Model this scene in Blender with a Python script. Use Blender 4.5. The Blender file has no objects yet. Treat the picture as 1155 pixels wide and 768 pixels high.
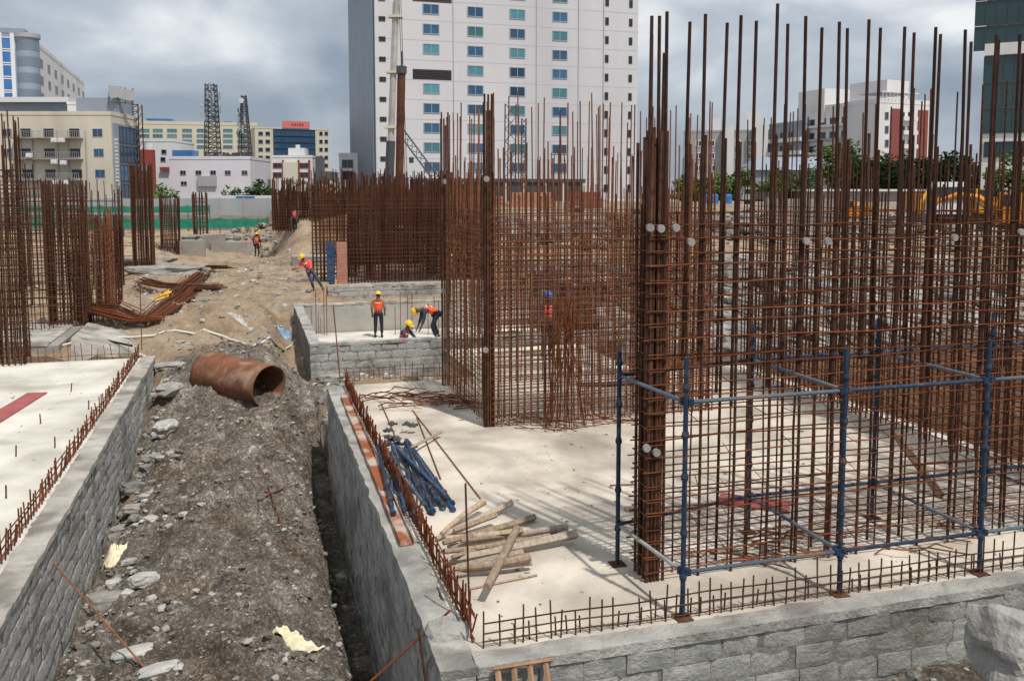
import bpy, bmesh, math, random
from mathutils import Vector, Matrix, noise, Euler
random.seed(7)
R = math.radians
PI = math.pi
scene = bpy.context.scene
COL = scene.collection

# ------------------------------------------------------------------ camera, sky, sun, exposure
CAM_H = 4.5; FPX = 1000.0; CX = 577.5; HZ = 218.0
TP = 0.085; PITCH = math.atan(TP); CY = HZ + FPX * TP
cam = bpy.data.cameras.new('camera'); camo = bpy.data.objects.new('camera', cam); COL.objects.link(camo)
camo.location = (0, 0, CAM_H); camo.rotation_euler = (PI / 2 - PITCH, 0, 0)
cam.sensor_width = 36; cam.lens = 36 * FPX / 1155.0
cam.shift_y = -(384 - CY) / 1155.0
cam.clip_start = 0.1; cam.clip_end = 8000
scene.camera = camo

SUN_ELEV = R(61); SUN_DIR = Vector((0.60, -0.80, 0)).normalized()      # horizontal direction towards the sun
sun = bpy.data.lights.new('sun', 'SUN'); suno = bpy.data.objects.new('sun', sun); COL.objects.link(suno)
sun.energy = 3.6; sun.angle = R(1.0); sun.color = (1.0, 0.94, 0.86)
to_sun = Vector((SUN_DIR.x * math.cos(SUN_ELEV), SUN_DIR.y * math.cos(SUN_ELEV), math.sin(SUN_ELEV)))
suno.rotation_euler = to_sun.to_track_quat('Z', 'Y').to_euler()
suno.location = (0, 0, 50)

world = bpy.data.worlds.new('World'); scene.world = world; world.use_nodes = True
wn = world.node_tree; wn.nodes.clear()
def W_(t, **k):
    n = wn.nodes.new(t)
    for a, b in k.items(): setattr(n, a, b)
    return n
wout = W_('ShaderNodeOutputWorld'); wbg = W_('ShaderNodeBackground'); wbg.inputs[1].default_value = 0.1
sky = W_('ShaderNodeTexSky'); sky.sky_type = 'NISHITA'; sky.sun_disc = False
sky.sun_elevation = SUN_ELEV; sky.sun_rotation = math.atan2(SUN_DIR.x, SUN_DIR.y)
tc = W_('ShaderNodeTexCoord'); sep = W_('ShaderNodeSeparateXYZ'); wn.links.new(tc.outputs['Generated'], sep.inputs[0])
addz = W_('ShaderNodeMath', operation='ADD'); addz.inputs[1].default_value = 0.22; wn.links.new(sep.outputs[2], addz.inputs[0])
mxz = W_('ShaderNodeMath', operation='MAXIMUM'); mxz.inputs[1].default_value = 0.08; wn.links.new(addz.outputs[0], mxz.inputs[0])
dx = W_('ShaderNodeMath', operation='DIVIDE'); dy = W_('ShaderNodeMath', operation='DIVIDE')
wn.links.new(sep.outputs[0], dx.inputs[0]); wn.links.new(mxz.outputs[0], dx.inputs[1])
wn.links.new(sep.outputs[1], dy.inputs[0]); wn.links.new(mxz.outputs[0], dy.inputs[1])
comb = W_('ShaderNodeCombineXYZ'); wn.links.new(dx.outputs[0], comb.inputs[0]); wn.links.new(dy.outputs[0], comb.inputs[1])
comb.inputs[2].default_value = 3.4
mpw = W_('ShaderNodeMapping'); mpw.inputs['Scale'].default_value = (1.0, 1.0, 1.9); mpw.inputs['Location'].default_value = (0.35, 0.2, 0.9); wn.links.new(tc.outputs['Generated'], mpw.inputs['Vector'])
nz = W_('ShaderNodeTexNoise'); nz.inputs['Scale'].default_value = 3.1; nz.inputs['Detail'].default_value = 8; nz.inputs['Roughness'].default_value = 0.47
nz.inputs['Distortion'].default_value = 0.35
wn.links.new(mpw.outputs[0], nz.inputs['Vector'])
ramp = W_('ShaderNodeValToRGB'); wn.links.new(nz.outputs[0], ramp.inputs[0])
e = ramp.color_ramp.elements
e[0].position = 0.35; e[0].color = (2.6, 3.1, 3.8, 1); e[1].position = 0.58; e[1].color = (8.6, 8.7, 8.8, 1)
m_ = ramp.color_ramp.elements.new(0.48); m_.color = (4.7, 5.2, 5.8, 1)
wmix = W_('ShaderNodeMixRGB'); wmix.inputs[0].default_value = 0.9
wn.links.new(sky.outputs[0], wmix.inputs[1]); wn.links.new(ramp.outputs[0], wmix.inputs[2])
wn.links.new(wmix.outputs[0], wbg.inputs[0]); wn.links.new(wbg.outputs[0], wout.inputs[0])

vs = scene.view_settings
vs.view_transform = 'Standard'; vs.look = 'None'; vs.exposure = 0.14; vs.gamma = 1.0; vs.use_curve_mapping = False

# ------------------------------------------------------------------ coordinates: the site grid (u to the right, v away) is turned by A
A = R(16.5); CA = math.cos(A); SA = math.sin(A)
def W(u, v, z=0.0): return Vector((u * CA - v * SA, u * SA + v * CA, z))
def S(x, y): return (x * CA + y * SA, -x * SA + y * CA)
def ray(px, py):
    a = (px - CX) / FPX; b = (py - CY) / FPX
    return Vector((a, math.cos(PITCH) - b * math.sin(PITCH), -math.sin(PITCH) - b * math.cos(PITCH)))
def G(px, py, z=0.0):
    r = ray(px, py); t = (z - CAM_H) / r.z
    return Vector((r.x * t, r.y * t, z))
def at(px, py, Y):
    r = ray(px, py); t = Y / r.y
    return Vector((r.x * t, Y, CAM_H + r.z * t))
def rayV(px, py, v):                     # where a sight line meets the vertical site plane v = const: gives (u, z)
    r = ray(px, py); t = v / (-r.x * SA + r.y * CA)
    return (S(r.x * t, r.y * t)[0], CAM_H + r.z * t)
def SG(px, py, z=0.0):
    g = G(px, py, z); return S(g.x, g.y)
def proj(p):
    d = p.z - CAM_H
    D = p.y * math.cos(PITCH) - d * math.sin(PITCH)
    if D < 0.1: return None
    return (CX + FPX * p.x / D, CY - FPX * (p.y * math.sin(PITCH) + d * math.cos(PITCH)) / D, D)

# ------------------------------------------------------------------ materials
MATS = {}
def mat(name, col, rough=0.85, col2=None, scale=4.0, detail=6, bump=0.0, bscale=None, metal=0.0, col3=None, scale3=0.6, thr=(0.35, 0.65), rnd=0.0, spec=0.3, thr3=(0.5, 0.7), stretch=None):
    m = bpy.data.materials.new(name); m.use_nodes = True; nt = m.node_tree
    b = nt.nodes['Principled BSDF']; b.inputs['Roughness'].default_value = rough; b.inputs['Metallic'].default_value = metal
    b.inputs['Specular IOR Level'].default_value = spec
    N = nt.nodes.new; L = nt.links.new
    t = N('ShaderNodeTexCoord'); vec = t.outputs['Object']
    if stretch:
        mp = N('ShaderNodeMapping'); mp.inputs['Scale'].default_value = stretch; L(vec, mp.inputs['Vector']); vec = mp.outputs[0]
    out = None
    if col2 is not None:
        n = N('ShaderNodeTexNoise'); n.inputs['Scale'].default_value = scale; n.inputs['Detail'].default_value = detail; n.inputs['Roughness'].default_value = 0.6
        L(vec, n.inputs['Vector'])
        r = N('ShaderNodeValToRGB'); r.color_ramp.elements[0].position = thr[0]; r.color_ramp.elements[1].position = thr[1]
        r.color_ramp.elements[0].color = (*col, 1); r.color_ramp.elements[1].color = (*col2, 1)
        L(n.outputs[0], r.inputs[0]); out = r.outputs[0]
        if col3 is not None:
            n3 = N('ShaderNodeTexNoise'); n3.inputs['Scale'].default_value = scale3; n3.inputs['Detail'].default_value = 5; n3.inputs['Distortion'].default_value = 0.6
            L(vec, n3.inputs['Vector'])
            r3 = N('ShaderNodeValToRGB'); r3.color_ramp.elements[0].position = thr3[0]; r3.color_ramp.elements[1].position = thr3[1]
            L(n3.outputs[0], r3.inputs[0])
            mx = N('ShaderNodeMixRGB'); L(r3.outputs[0], mx.inputs[0]); L(out, mx.inputs[1]); mx.inputs[2].default_value = (*col3, 1); out = mx.outputs[0]
    if rnd > 0:
        oi = N('ShaderNodeObjectInfo'); mr = N('ShaderNodeMapRange'); mr.inputs[3].default_value = 1 - rnd; mr.inputs[4].default_value = 1 + rnd
        L(oi.outputs['Random'], mr.inputs[0])
        hs = N('ShaderNodeHueSaturation'); L(mr.outputs[0], hs.inputs['Value'])
        if out: L(out, hs.inputs['Color'])
        else: hs.inputs['Color'].default_value = (*col, 1)
        out = hs.outputs[0]
    if out: L(out, b.inputs['Base Color'])
    else: b.inputs['Base Color'].default_value = (*col, 1)
    if bump > 0:
        bn = N('ShaderNodeTexNoise'); bn.inputs['Scale'].default_value = bscale or scale * 3; bn.inputs['Detail'].default_value = 6; bn.inputs['Roughness'].default_value = 0.65
        L(vec, bn.inputs['Vector'])
        bp = N('ShaderNodeBump'); bp.inputs['Strength'].default_value = bump; bp.inputs['Distance'].default_value = 0.05
        L(bn.outputs[0], bp.inputs['Height']); L(bp.outputs[0], b.inputs['Normal'])
    MATS[name] = m
    return m
M = MATS
mat('rust_dark', (0.045, 0.023, 0.016), 0.85, (0.115, 0.050, 0.028), 9, rnd=0.35, spec=0.15)
mat('rust_black', (0.026, 0.015, 0.012), 0.8, (0.060, 0.026, 0.017), 7, rnd=0.3, spec=0.15)
mat('rust_orange', (0.19, 0.056, 0.020), 0.9, (0.085, 0.030, 0.014), 8, rnd=0.35, spec=0.15)
mat('rust_mid', (0.12, 0.050, 0.028), 0.9, (0.21, 0.088, 0.045), 6, rnd=0.4, spec=0.15)
mat('rust_far', (0.055, 0.025, 0.017), 0.9, (0.10, 0.042, 0.026), 1.5, rnd=0.45, spec=0.1)
mat('slab', (0.39, 0.345, 0.29), 0.9, (0.60, 0.545, 0.465), 0.75, detail=14, bump=0.4, bscale=9, col3=(0.26, 0.23, 0.195), scale3=0.55, thr3=(0.47, 0.70), thr=(0.34, 0.60))
mat('slab_pale', (0.42, 0.40, 0.35), 0.9, (0.62, 0.60, 0.54), 0.7, detail=14, bump=0.4, bscale=9, col3=(0.33, 0.31, 0.265), scale3=0.5, thr3=(0.50, 0.74), thr=(0.32, 0.58))
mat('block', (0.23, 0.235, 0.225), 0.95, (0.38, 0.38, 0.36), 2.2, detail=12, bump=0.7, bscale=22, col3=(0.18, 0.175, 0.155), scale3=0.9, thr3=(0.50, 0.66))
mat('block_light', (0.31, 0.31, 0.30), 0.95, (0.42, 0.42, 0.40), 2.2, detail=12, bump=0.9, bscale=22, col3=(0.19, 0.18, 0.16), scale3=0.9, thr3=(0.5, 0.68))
mat('mortar', (0.15, 0.145, 0.135), 0.95, (0.24, 0.235, 0.22), 6, bump=0.8, bscale=20)
mat('cap', (0.30, 0.28, 0.25), 0.95, (0.50, 0.475, 0.43), 1.8, detail=12, bump=0.9, bscale=18, col3=(0.19, 0.175, 0.155), scale3=1.3, thr3=(0.5, 0.68))
mat('cap_grey', (0.27, 0.265, 0.25), 0.95, (0.44, 0.43, 0.40), 1.8, detail=12, bump=0.9, bscale=18, col3=(0.19, 0.18, 0.165), scale3=1.3, thr3=(0.5, 0.68))
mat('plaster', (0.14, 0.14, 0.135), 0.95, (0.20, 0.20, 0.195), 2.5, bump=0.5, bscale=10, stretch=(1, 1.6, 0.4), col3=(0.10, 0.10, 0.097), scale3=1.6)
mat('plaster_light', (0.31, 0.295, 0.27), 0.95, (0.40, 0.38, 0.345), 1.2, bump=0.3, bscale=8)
mat('rock', (0.20, 0.19, 0.175), 0.95, (0.37, 0.355, 0.33), 3, bump=0.8, bscale=11, rnd=0.2)
mat('stone_brown', (0.10, 0.085, 0.068), 0.95, (0.24, 0.21, 0.18), 5, bump=0.8, bscale=14)
mat('stone_pale', (0.26, 0.24, 0.21), 0.95, (0.46, 0.44, 0.40), 5, bump=0.8, bscale=14)
mat('rock_white', (0.32, 0.31, 0.295), 0.95, (0.52, 0.505, 0.48), 3, bump=0.8, bscale=11)
mat('rock_grey', (0.11, 0.105, 0.095), 0.95, (0.24, 0.23, 0.215), 3, bump=0.8, bscale=11, rnd=0.3)
mat('blue_paint', (0.010, 0.024, 0.052), 0.65, (0.018, 0.043, 0.085), 5, col3=(0.085, 0.055, 0.04), scale3=9, thr3=(0.55, 0.66), rnd=0.2)
mat('blue_grey', (0.10, 0.125, 0.14), 0.55, (0.05, 0.10, 0.17), 4, col3=(0.16, 0.12, 0.10), scale3=3, thr3=(0.50, 0.62), rnd=0.25)
mat('galv', (0.19, 0.19, 0.185), 0.7, (0.33, 0.32, 0.31), 6)
mat('blue_bright', (0.018, 0.05, 0.125), 0.6, (0.035, 0.08, 0.165), 6, col3=(0.09, 0.075, 0.065), scale3=6, thr3=(0.52, 0.62), rnd=0.35)
mat('wood_pole', (0.25, 0.18, 0.125), 0.9, (0.42, 0.32, 0.235), 4, bump=0.4, bscale=9, stretch=(5, 5, 1), rnd=0.25)
mat('wood_grey', (0.24, 0.20, 0.16), 0.9, (0.38, 0.32, 0.26), 4, bump=0.4, bscale=9, stretch=(5, 5, 1), rnd=0.25)
mat('wood_slat', (0.22, 0.13, 0.075), 0.85, (0.33, 0.21, 0.13), 4, bump=0.3, rnd=0.2)
mat('rust_plate', (0.33, 0.105, 0.04), 0.85, (0.20, 0.07, 0.032), 2.2, col3=(0.42, 0.36, 0.31), scale3=1.7, thr3=(0.50, 0.60), bump=0.3)
mat('pipe_rust', (0.21, 0.088, 0.045), 0.95, (0.12, 0.055, 0.034), 2.4, col3=(0.30, 0.22, 0.16), scale3=1.8, thr3=(0.50, 0.72), bump=0.5)
mat('red_board', (0.22, 0.05, 0.045), 0.85, (0.32, 0.10, 0.085), 3)
mat('pink_board', (0.34, 0.10, 0.095), 0.85, (0.26, 0.075, 0.07), 3)
mat('cloth', (0.72, 0.63, 0.42), 0.95, (0.78, 0.72, 0.55), 5, bump=0.5)
mat('white_pipe', (0.6, 0.58, 0.55), 0.7)
mat('blue_sheet', (0.12, 0.27, 0.45), 0.6, (0.3, 0.42, 0.55), 2)
mat('yellow', (0.62, 0.36, 0.03), 0.5)
mat('helmet_yellow', (0.72, 0.44, 0.02), 0.35, spec=0.5)
mat('helmet_blue', (0.02, 0.12, 0.50), 0.35, spec=0.5)
mat('helmet_red', (0.55, 0.06, 0.04), 0.35, spec=0.5)
mat('vest', (0.80, 0.10, 0.03), 0.8); mat('vest_pink', (0.72, 0.10, 0.10), 0.8)
mat('stripe', (0.72, 0.68, 0.55), 0.5)
mat('skin', (0.13, 0.065, 0.04), 0.6); mat('hair', (0.012, 0.01, 0.009), 0.7)
mat('navy', (0.018, 0.02, 0.032), 0.9); mat('shirt_dark', (0.035, 0.045, 0.07), 0.9); mat('shirt_tan', (0.30, 0.15, 0.07), 0.9)
mat('denim', (0.05, 0.075, 0.12), 0.9); mat('boot', (0.02, 0.018, 0.016), 0.7)
mat('net', (0.02, 0.18, 0.12), 0.9, (0.035, 0.25, 0.165), 1.2, rnd=0.1)
mat('leaf', (0.055, 0.10, 0.022), 0.7, (0.10, 0.155, 0.04), 0.8, rnd=0.15)
mat('leaf_dark', (0.030, 0.065, 0.02), 0.7, (0.06, 0.105, 0.03), 0.8, rnd=0.15)
mat('bark', (0.08, 0.06, 0.045), 0.95)
mat('tower_wall', (0.53, 0.53, 0.565), 0.8, (0.58, 0.58, 0.61), 0.12, col3=(0.48, 0.48, 0.51), scale3=0.06, stretch=(1, 1, 0.3))
mat('tower_side', (0.13, 0.17, 0.225), 0.45, (0.17, 0.21, 0.27), 0.2, spec=0.5)
mat('joint', (0.50, 0.50, 0.53), 0.8)
mat('glass_blue', (0.02, 0.07, 0.15), 0.12, (0.03, 0.10, 0.19), 0.3, spec=0.6, rnd=0.5)
mat('glass_teal', (0.05, 0.17, 0.22), 0.15, (0.07, 0.22, 0.26), 0.4, spec=0.6, rnd=0.4)
mat('glass_dark', (0.012, 0.016, 0.025), 0.15, spec=0.6)
mat('glass_green', (0.012, 0.040, 0.048), 0.14, (0.020, 0.060, 0.068), 0.15, spec=0.6)
mat('glass_bright', (0.03, 0.12, 0.33), 0.15, (0.05, 0.18, 0.42), 0.3, spec=0.5)
mat('frame_grey', (0.30, 0.33, 0.36), 0.5); mat('frame_dark', (0.06, 0.06, 0.065), 0.6)
mat('louvre', (0.05, 0.035, 0.04), 0.8)
mat('cream', (0.53, 0.50, 0.42), 0.9, (0.60, 0.57, 0.48), 0.25, col3=(0.44, 0.41, 0.34), scale3=0.12, stretch=(1, 1, 0.4))
mat('cream_light', (0.53, 0.50, 0.39), 0.9, (0.58, 0.55, 0.45), 0.2)
mat('white_wall', (0.62, 0.62, 0.63), 0.9, (0.68, 0.68, 0.69), 0.3, col3=(0.54, 0.54, 0.55), scale3=0.15, stretch=(1, 1, 0.4))
mat('lilac_wall', (0.56, 0.55, 0.60), 0.9, (0.62, 0.61, 0.66), 0.3)
mat('grey_wall', (0.30, 0.31, 0.33), 0.9, (0.36, 0.37, 0.39), 0.3)
mat('blue_grey_wall', (0.22, 0.26, 0.32), 0.7, (0.27, 0.31, 0.37), 0.3)
mat('conc_wall', (0.22, 0.20, 0.18), 0.95, (0.32, 0.30, 0.27), 0.7, bump=0.3, col3=(0.16, 0.135, 0.115), scale3=0.25)
mat('sign_red', (0.60, 0.16, 0.15), 0.7); mat('sign_white', (0.75, 0.75, 0.75), 0.7); mat('brick_red', (0.27, 0.06, 0.045), 0.9)
mat('maroon', (0.22, 0.07, 0.06), 0.9)
mat('steel_dark', (0.06, 0.062, 0.07), 0.6, rnd=0.2); mat('steel_pale', (0.42, 0.42, 0.40), 0.5, (0.30, 0.29, 0.27), 0.8)
mat('machine_orange', (0.62, 0.20, 0.015), 0.45); mat('machine_yellow', (0.62, 0.33, 0.02), 0.45); mat('rubber', (0.02, 0.02, 0.02), 0.8)
mat('truck_white', (0.62, 0.63, 0.64), 0.4, spec=0.5); mat('roof_white', (0.60, 0.61, 0.63), 0.6)
mat('pink_col', (0.34, 0.15, 0.11), 0.9, (0.42, 0.21, 0.16), 3)

def soil_material():
    m = bpy.data.materials.new('soil'); m.use_nodes = True; nt = m.node_tree; N = nt.nodes.new; L = nt.links.new
    b = nt.nodes['Principled BSDF']; b.inputs['Roughness'].default_value = 0.97; b.inputs['Specular IOR Level'].default_value = 0.15
    t = N('ShaderNodeTexCoord')
    def noi(s, d=8, r=0.62, dist=0.0):
        n = N('ShaderNodeTexNoise'); n.inputs['Scale'].default_value = s; n.inputs['Detail'].default_value = d; n.inputs['Roughness'].default_value = r; n.inputs['Distortion'].default_value = dist
        L(t.outputs['Object'], n.inputs['Vector']); return n.outputs[0]
    def rmp(src, stops):
        r = N('ShaderNodeValToRGB'); L(src, r.inputs[0]); el = r.color_ramp.elements
        el[0].position, el[0].color = stops[0][0], (*stops[0][1], 1); el[1].position, el[1].color = stops[-1][0], (*stops[-1][1], 1)
        for p, c in stops[1:-1]: q = el.new(p); q.color = (*c, 1)
        return r.outputs[0]
    dark = rmp(noi(1.9, 12, 0.74, 0.4), [(0.32, (0.045, 0.038, 0.030)), (0.43, (0.125, 0.108, 0.088)), (0.53, (0.24, 0.215, 0.185)), (0.63, (0.46, 0.435, 0.40))])
    brown = rmp(noi(0.55, 9, 0.6), [(0.35, (0.20, 0.145, 0.10)), (0.48, (0.10, 0.083, 0.066)), (0.66, (0.30, 0.28, 0.25))])
    mm0 = N('ShaderNodeMixRGB'); mm0.inputs[0].default_value = 0.35; L(dark, mm0.inputs[1]); L(brown, mm0.inputs[2])
    spk = rmp(noi(17.0, 6, 0.8), [(0.36, (0.35, 0.34, 0.33)), (0.48, (0.85, 0.83, 0.8)), (0.56, (1.2, 1.18, 1.15)), (0.64, (2.9, 2.85, 2.8))])
    mm = N('ShaderNodeMixRGB'); mm.blend_type = 'MULTIPLY'; mm.inputs[0].default_value = 0.9; L(mm0.outputs[0], mm.inputs[1]); L(spk, mm.inputs[2])
    sand = rmp(noi(0.33, 10, 0.62, 0.3), [(0.32, (0.24, 0.175, 0.115)), (0.45, (0.40, 0.30, 0.205)), (0.58, (0.46, 0.37, 0.27)), (0.72, (0.26, 0.22, 0.18))])
    sand2 = rmp(noi(3.0, 10, 0.7), [(0.35, (0.62, 0.58, 0.55)), (0.65, (1.0, 1.0, 1.0))])
    ms = N('ShaderNodeMixRGB'); ms.blend_type = 'MULTIPLY'; ms.inputs[0].default_value = 0.8; L(sand, ms.inputs[1]); L(sand2, ms.inputs[2])
    at_ = N('ShaderNodeAttribute'); at_.attribute_name = 'sand'
    ad = N('ShaderNodeMath'); ad.operation = 'ADD'; L(at_.outputs['Fac'], ad.inputs[0])
    nn = N('ShaderNodeMath'); nn.operation = 'MULTIPLY_ADD'; L(noi(0.9, 8, 0.65), nn.inputs[0]); nn.inputs[1].default_value = 1.6; nn.inputs[2].default_value = -0.8; L(nn.outputs[0], ad.inputs[1])
    cl = N('ShaderNodeValToRGB'); cl.color_ramp.elements[0].position = 0.35; cl.color_ramp.elements[1].position = 0.65; L(ad.outputs[0], cl.inputs[0])
    mx = N('ShaderNodeMixRGB'); L(cl.outputs[0], mx.inputs[0]); L(mm.outputs[0], mx.inputs[1]); L(ms.outputs[0], mx.inputs[2])
    # brown bank
    at2 = N('ShaderNodeAttribute'); at2.attribute_name = 'bank'
    bk = rmp(noi(0.8, 9, 0.7), [(0.35, (0.10, 0.045, 0.022)), (0.5, (0.13, 0.066, 0.036)), (0.66, (0.22, 0.125, 0.072))])
    m2 = N('ShaderNodeMixRGB'); L(at2.outputs['Fac'], m2.inputs[0]); L(mx.outputs[0], m2.inputs[1]); L(bk, m2.inputs[2])
    L(m2.outputs[0], b.inputs['Base Color'])
    bp = N('ShaderNodeBump'); bp.inputs['Strength'].default_value = 1.0; bp.inputs['Distance'].default_value = 0.13
    L(noi(7.0, 12, 0.75), bp.inputs['Height']); L(bp.outputs[0], b.inputs['Normal'])
    M['soil'] = m
soil_material()

# ------------------------------------------------------------------ mesh helpers
class MB:
    def __init__(s): s.v = []; s.f = []; s.mi = []
    def add(s, vs_, fs, mi=0):
        o = len(s.v); s.v += [tuple(p) for p in vs_]; s.f += [tuple(i + o for i in f) for f in fs]; s.mi += [mi] * len(fs)
    def box(s, a, b, mi=0, jit=0.0, rot=None, piv=None):
        x0, y0, z0 = a; x1, y1, z1 = b
        P = [Vector(p) for p in ((x0, y0, z0), (x1, y0, z0), (x1, y1, z0), (x0, y1, z0), (x0, y0, z1), (x1, y0, z1), (x1, y1, z1), (x0, y1, z1))]
        if jit: P = [p + Vector((random.uniform(-jit, jit), random.uniform(-jit, jit), random.uniform(-jit, jit))) for p in P]
        if rot is not None:
            c = Vector(piv) if piv else (P[0] + P[6]) / 2
            P = [rot @ (p - c) + c for p in P]
        s.add(P, [(0, 3, 2, 1), (4, 5, 6, 7), (0, 1, 5, 4), (1, 2, 6, 5), (2, 3, 7, 6), (3, 0, 4, 7)], mi)
    def tube(s, pts, r, n=6, mi=0, cap=True):
        pts = [Vector(p) for p in pts]; rs = r if isinstance(r, (list, tuple)) else [r] * len(pts)
        rings = []
        d0 = (pts[-1] - pts[0]).normalized()
        ref = Vector((0, 0, 1)) if abs(d0.z) < 0.9 else Vector((1, 0, 0))
        vsx = []
        for i, p in enumerate(pts):
            d = (pts[min(i + 1, len(pts) - 1)] - pts[max(i - 1, 0)]).normalized()
            a = d.cross(ref).normalized() if d.cross(ref).length > 1e-4 else d.cross(Vector((0, 1, 0))).normalized()
            b = d.cross(a)
            for k in range(n):
                t = 2 * PI * k / n
                vsx.append(p + (a * math.cos(t) + b * math.sin(t)) * rs[i])
        fs = []
        for i in range(len(pts) - 1):
            for k in range(n):
                k2 = (k + 1) % n
                fs.append((i * n + k, i * n + k2, (i + 1) * n + k2, (i + 1) * n + k))
        if cap: fs += [tuple(range(n - 1, -1, -1)), tuple(range((len(pts) - 1) * n, len(pts) * n))]
        s.add(vsx, fs, mi)
    def prism(s, poly, z0, z1, mi=0):
        n = len(poly); P = [(x, y, z0) for x, y in poly] + [(x, y, z1) for x, y in poly]
        fs = [tuple(range(n - 1, -1, -1)), tuple(range(n, 2 * n))] + [(i, (i + 1) % n, (i + 1) % n + n, i + n) for i in range(n)]
        s.add(P, fs, mi)
    def build(s, name, m, parent=None, smooth=False):
        me = bpy.data.meshes.new(name); me.from_pydata(s.v, [], s.f)
        ms = m if isinstance(m, (list, tuple)) else [m]
        for q in ms: me.materials.append(M[q] if isinstance(q, str) else q)
        if len(ms) > 1: me.polygons.foreach_set('material_index', s.mi)
        if smooth: me.polygons.foreach_set('use_smooth', [True] * len(me.polygons))
        me.update()
        o = bpy.data.objects.new(name, me); COL.objects.link(o)
        if parent: o.parent = parent
        return o
def tag(o, label=None, cat=None, group=None, kind=None):
    if label: o['label'] = label
    if cat: o['category'] = cat
    if group: o['group'] = group
    if kind: o['kind'] = kind
    return o
def thing(name, label, cat, loc, rz=0.0, group=None):
    o = bpy.data.objects.new(name, None); COL.objects.link(o); o.empty_display_size = 0.2
    o.location = loc; o.rotation_euler = (0, 0, rz)
    return tag(o, label, cat, group)
def sthing(name, label, cat, u, v, z=0.0, group=None): return thing(name, label, cat, W(u, v, z), A, group)
def place(o, loc, rz=0.0): o.location = loc; o.rotation_euler = (0, 0, rz); return o
def splace(o, u=0, v=0, z=0): return place(o, W(u, v, z), A)
def fract(x, y, z, s=1.0, o=4): return noise.fractal(Vector((x * s, y * s, z * s)), 0.9, 2.0, o)
def bars(root, name, specs, m, n=6, wob=0.0, cap=100, seg=1):
    """specs: (p, q, r) in the root's local frame; the nearest in view are parts of their own, the rest one part"""
    mw = Matrix.Translation(root.location) @ root.rotation_euler.to_matrix().to_4x4()
    sc = []
    for sp in specs:
        a = mw @ Vector(sp[0]); b = mw @ Vector(sp[1])
        best = 0
        for k in range(9):
            p = proj(a.lerp(b, k / 8))
            if p and -5 < p[0] < 1160 and -5 < p[1] < 773: best += 1
        c = (a + b) / 2
        size = (b - a).length * best / 9 / max(1, (c - Vector((0, 0, CAM_H))).length)
        sc.append((-size, sp))
    sc.sort(key=lambda q: q[0])
    def geo(mb, sp):
        p, q = Vector(sp[0]), Vector(sp[1]); pts = [p]
        for k in range(1, seg):
            pts.append(p.lerp(q, k / seg) + Vector((random.gauss(0, wob), random.gauss(0, wob), random.gauss(0, wob))))
        pts.append(q); mb.tube(pts, sp[2], n)
    for i, (s_, sp) in enumerate(sc[:cap]):
        mb = MB(); geo(mb, sp); mb.build(name, m, root)
    if len(sc) > cap:
        mb = MB()
        for s_, sp in sc[cap:]: geo(mb, sp)
        o = mb.build(name, m, root); o['kind'] = 'stuff'

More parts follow.
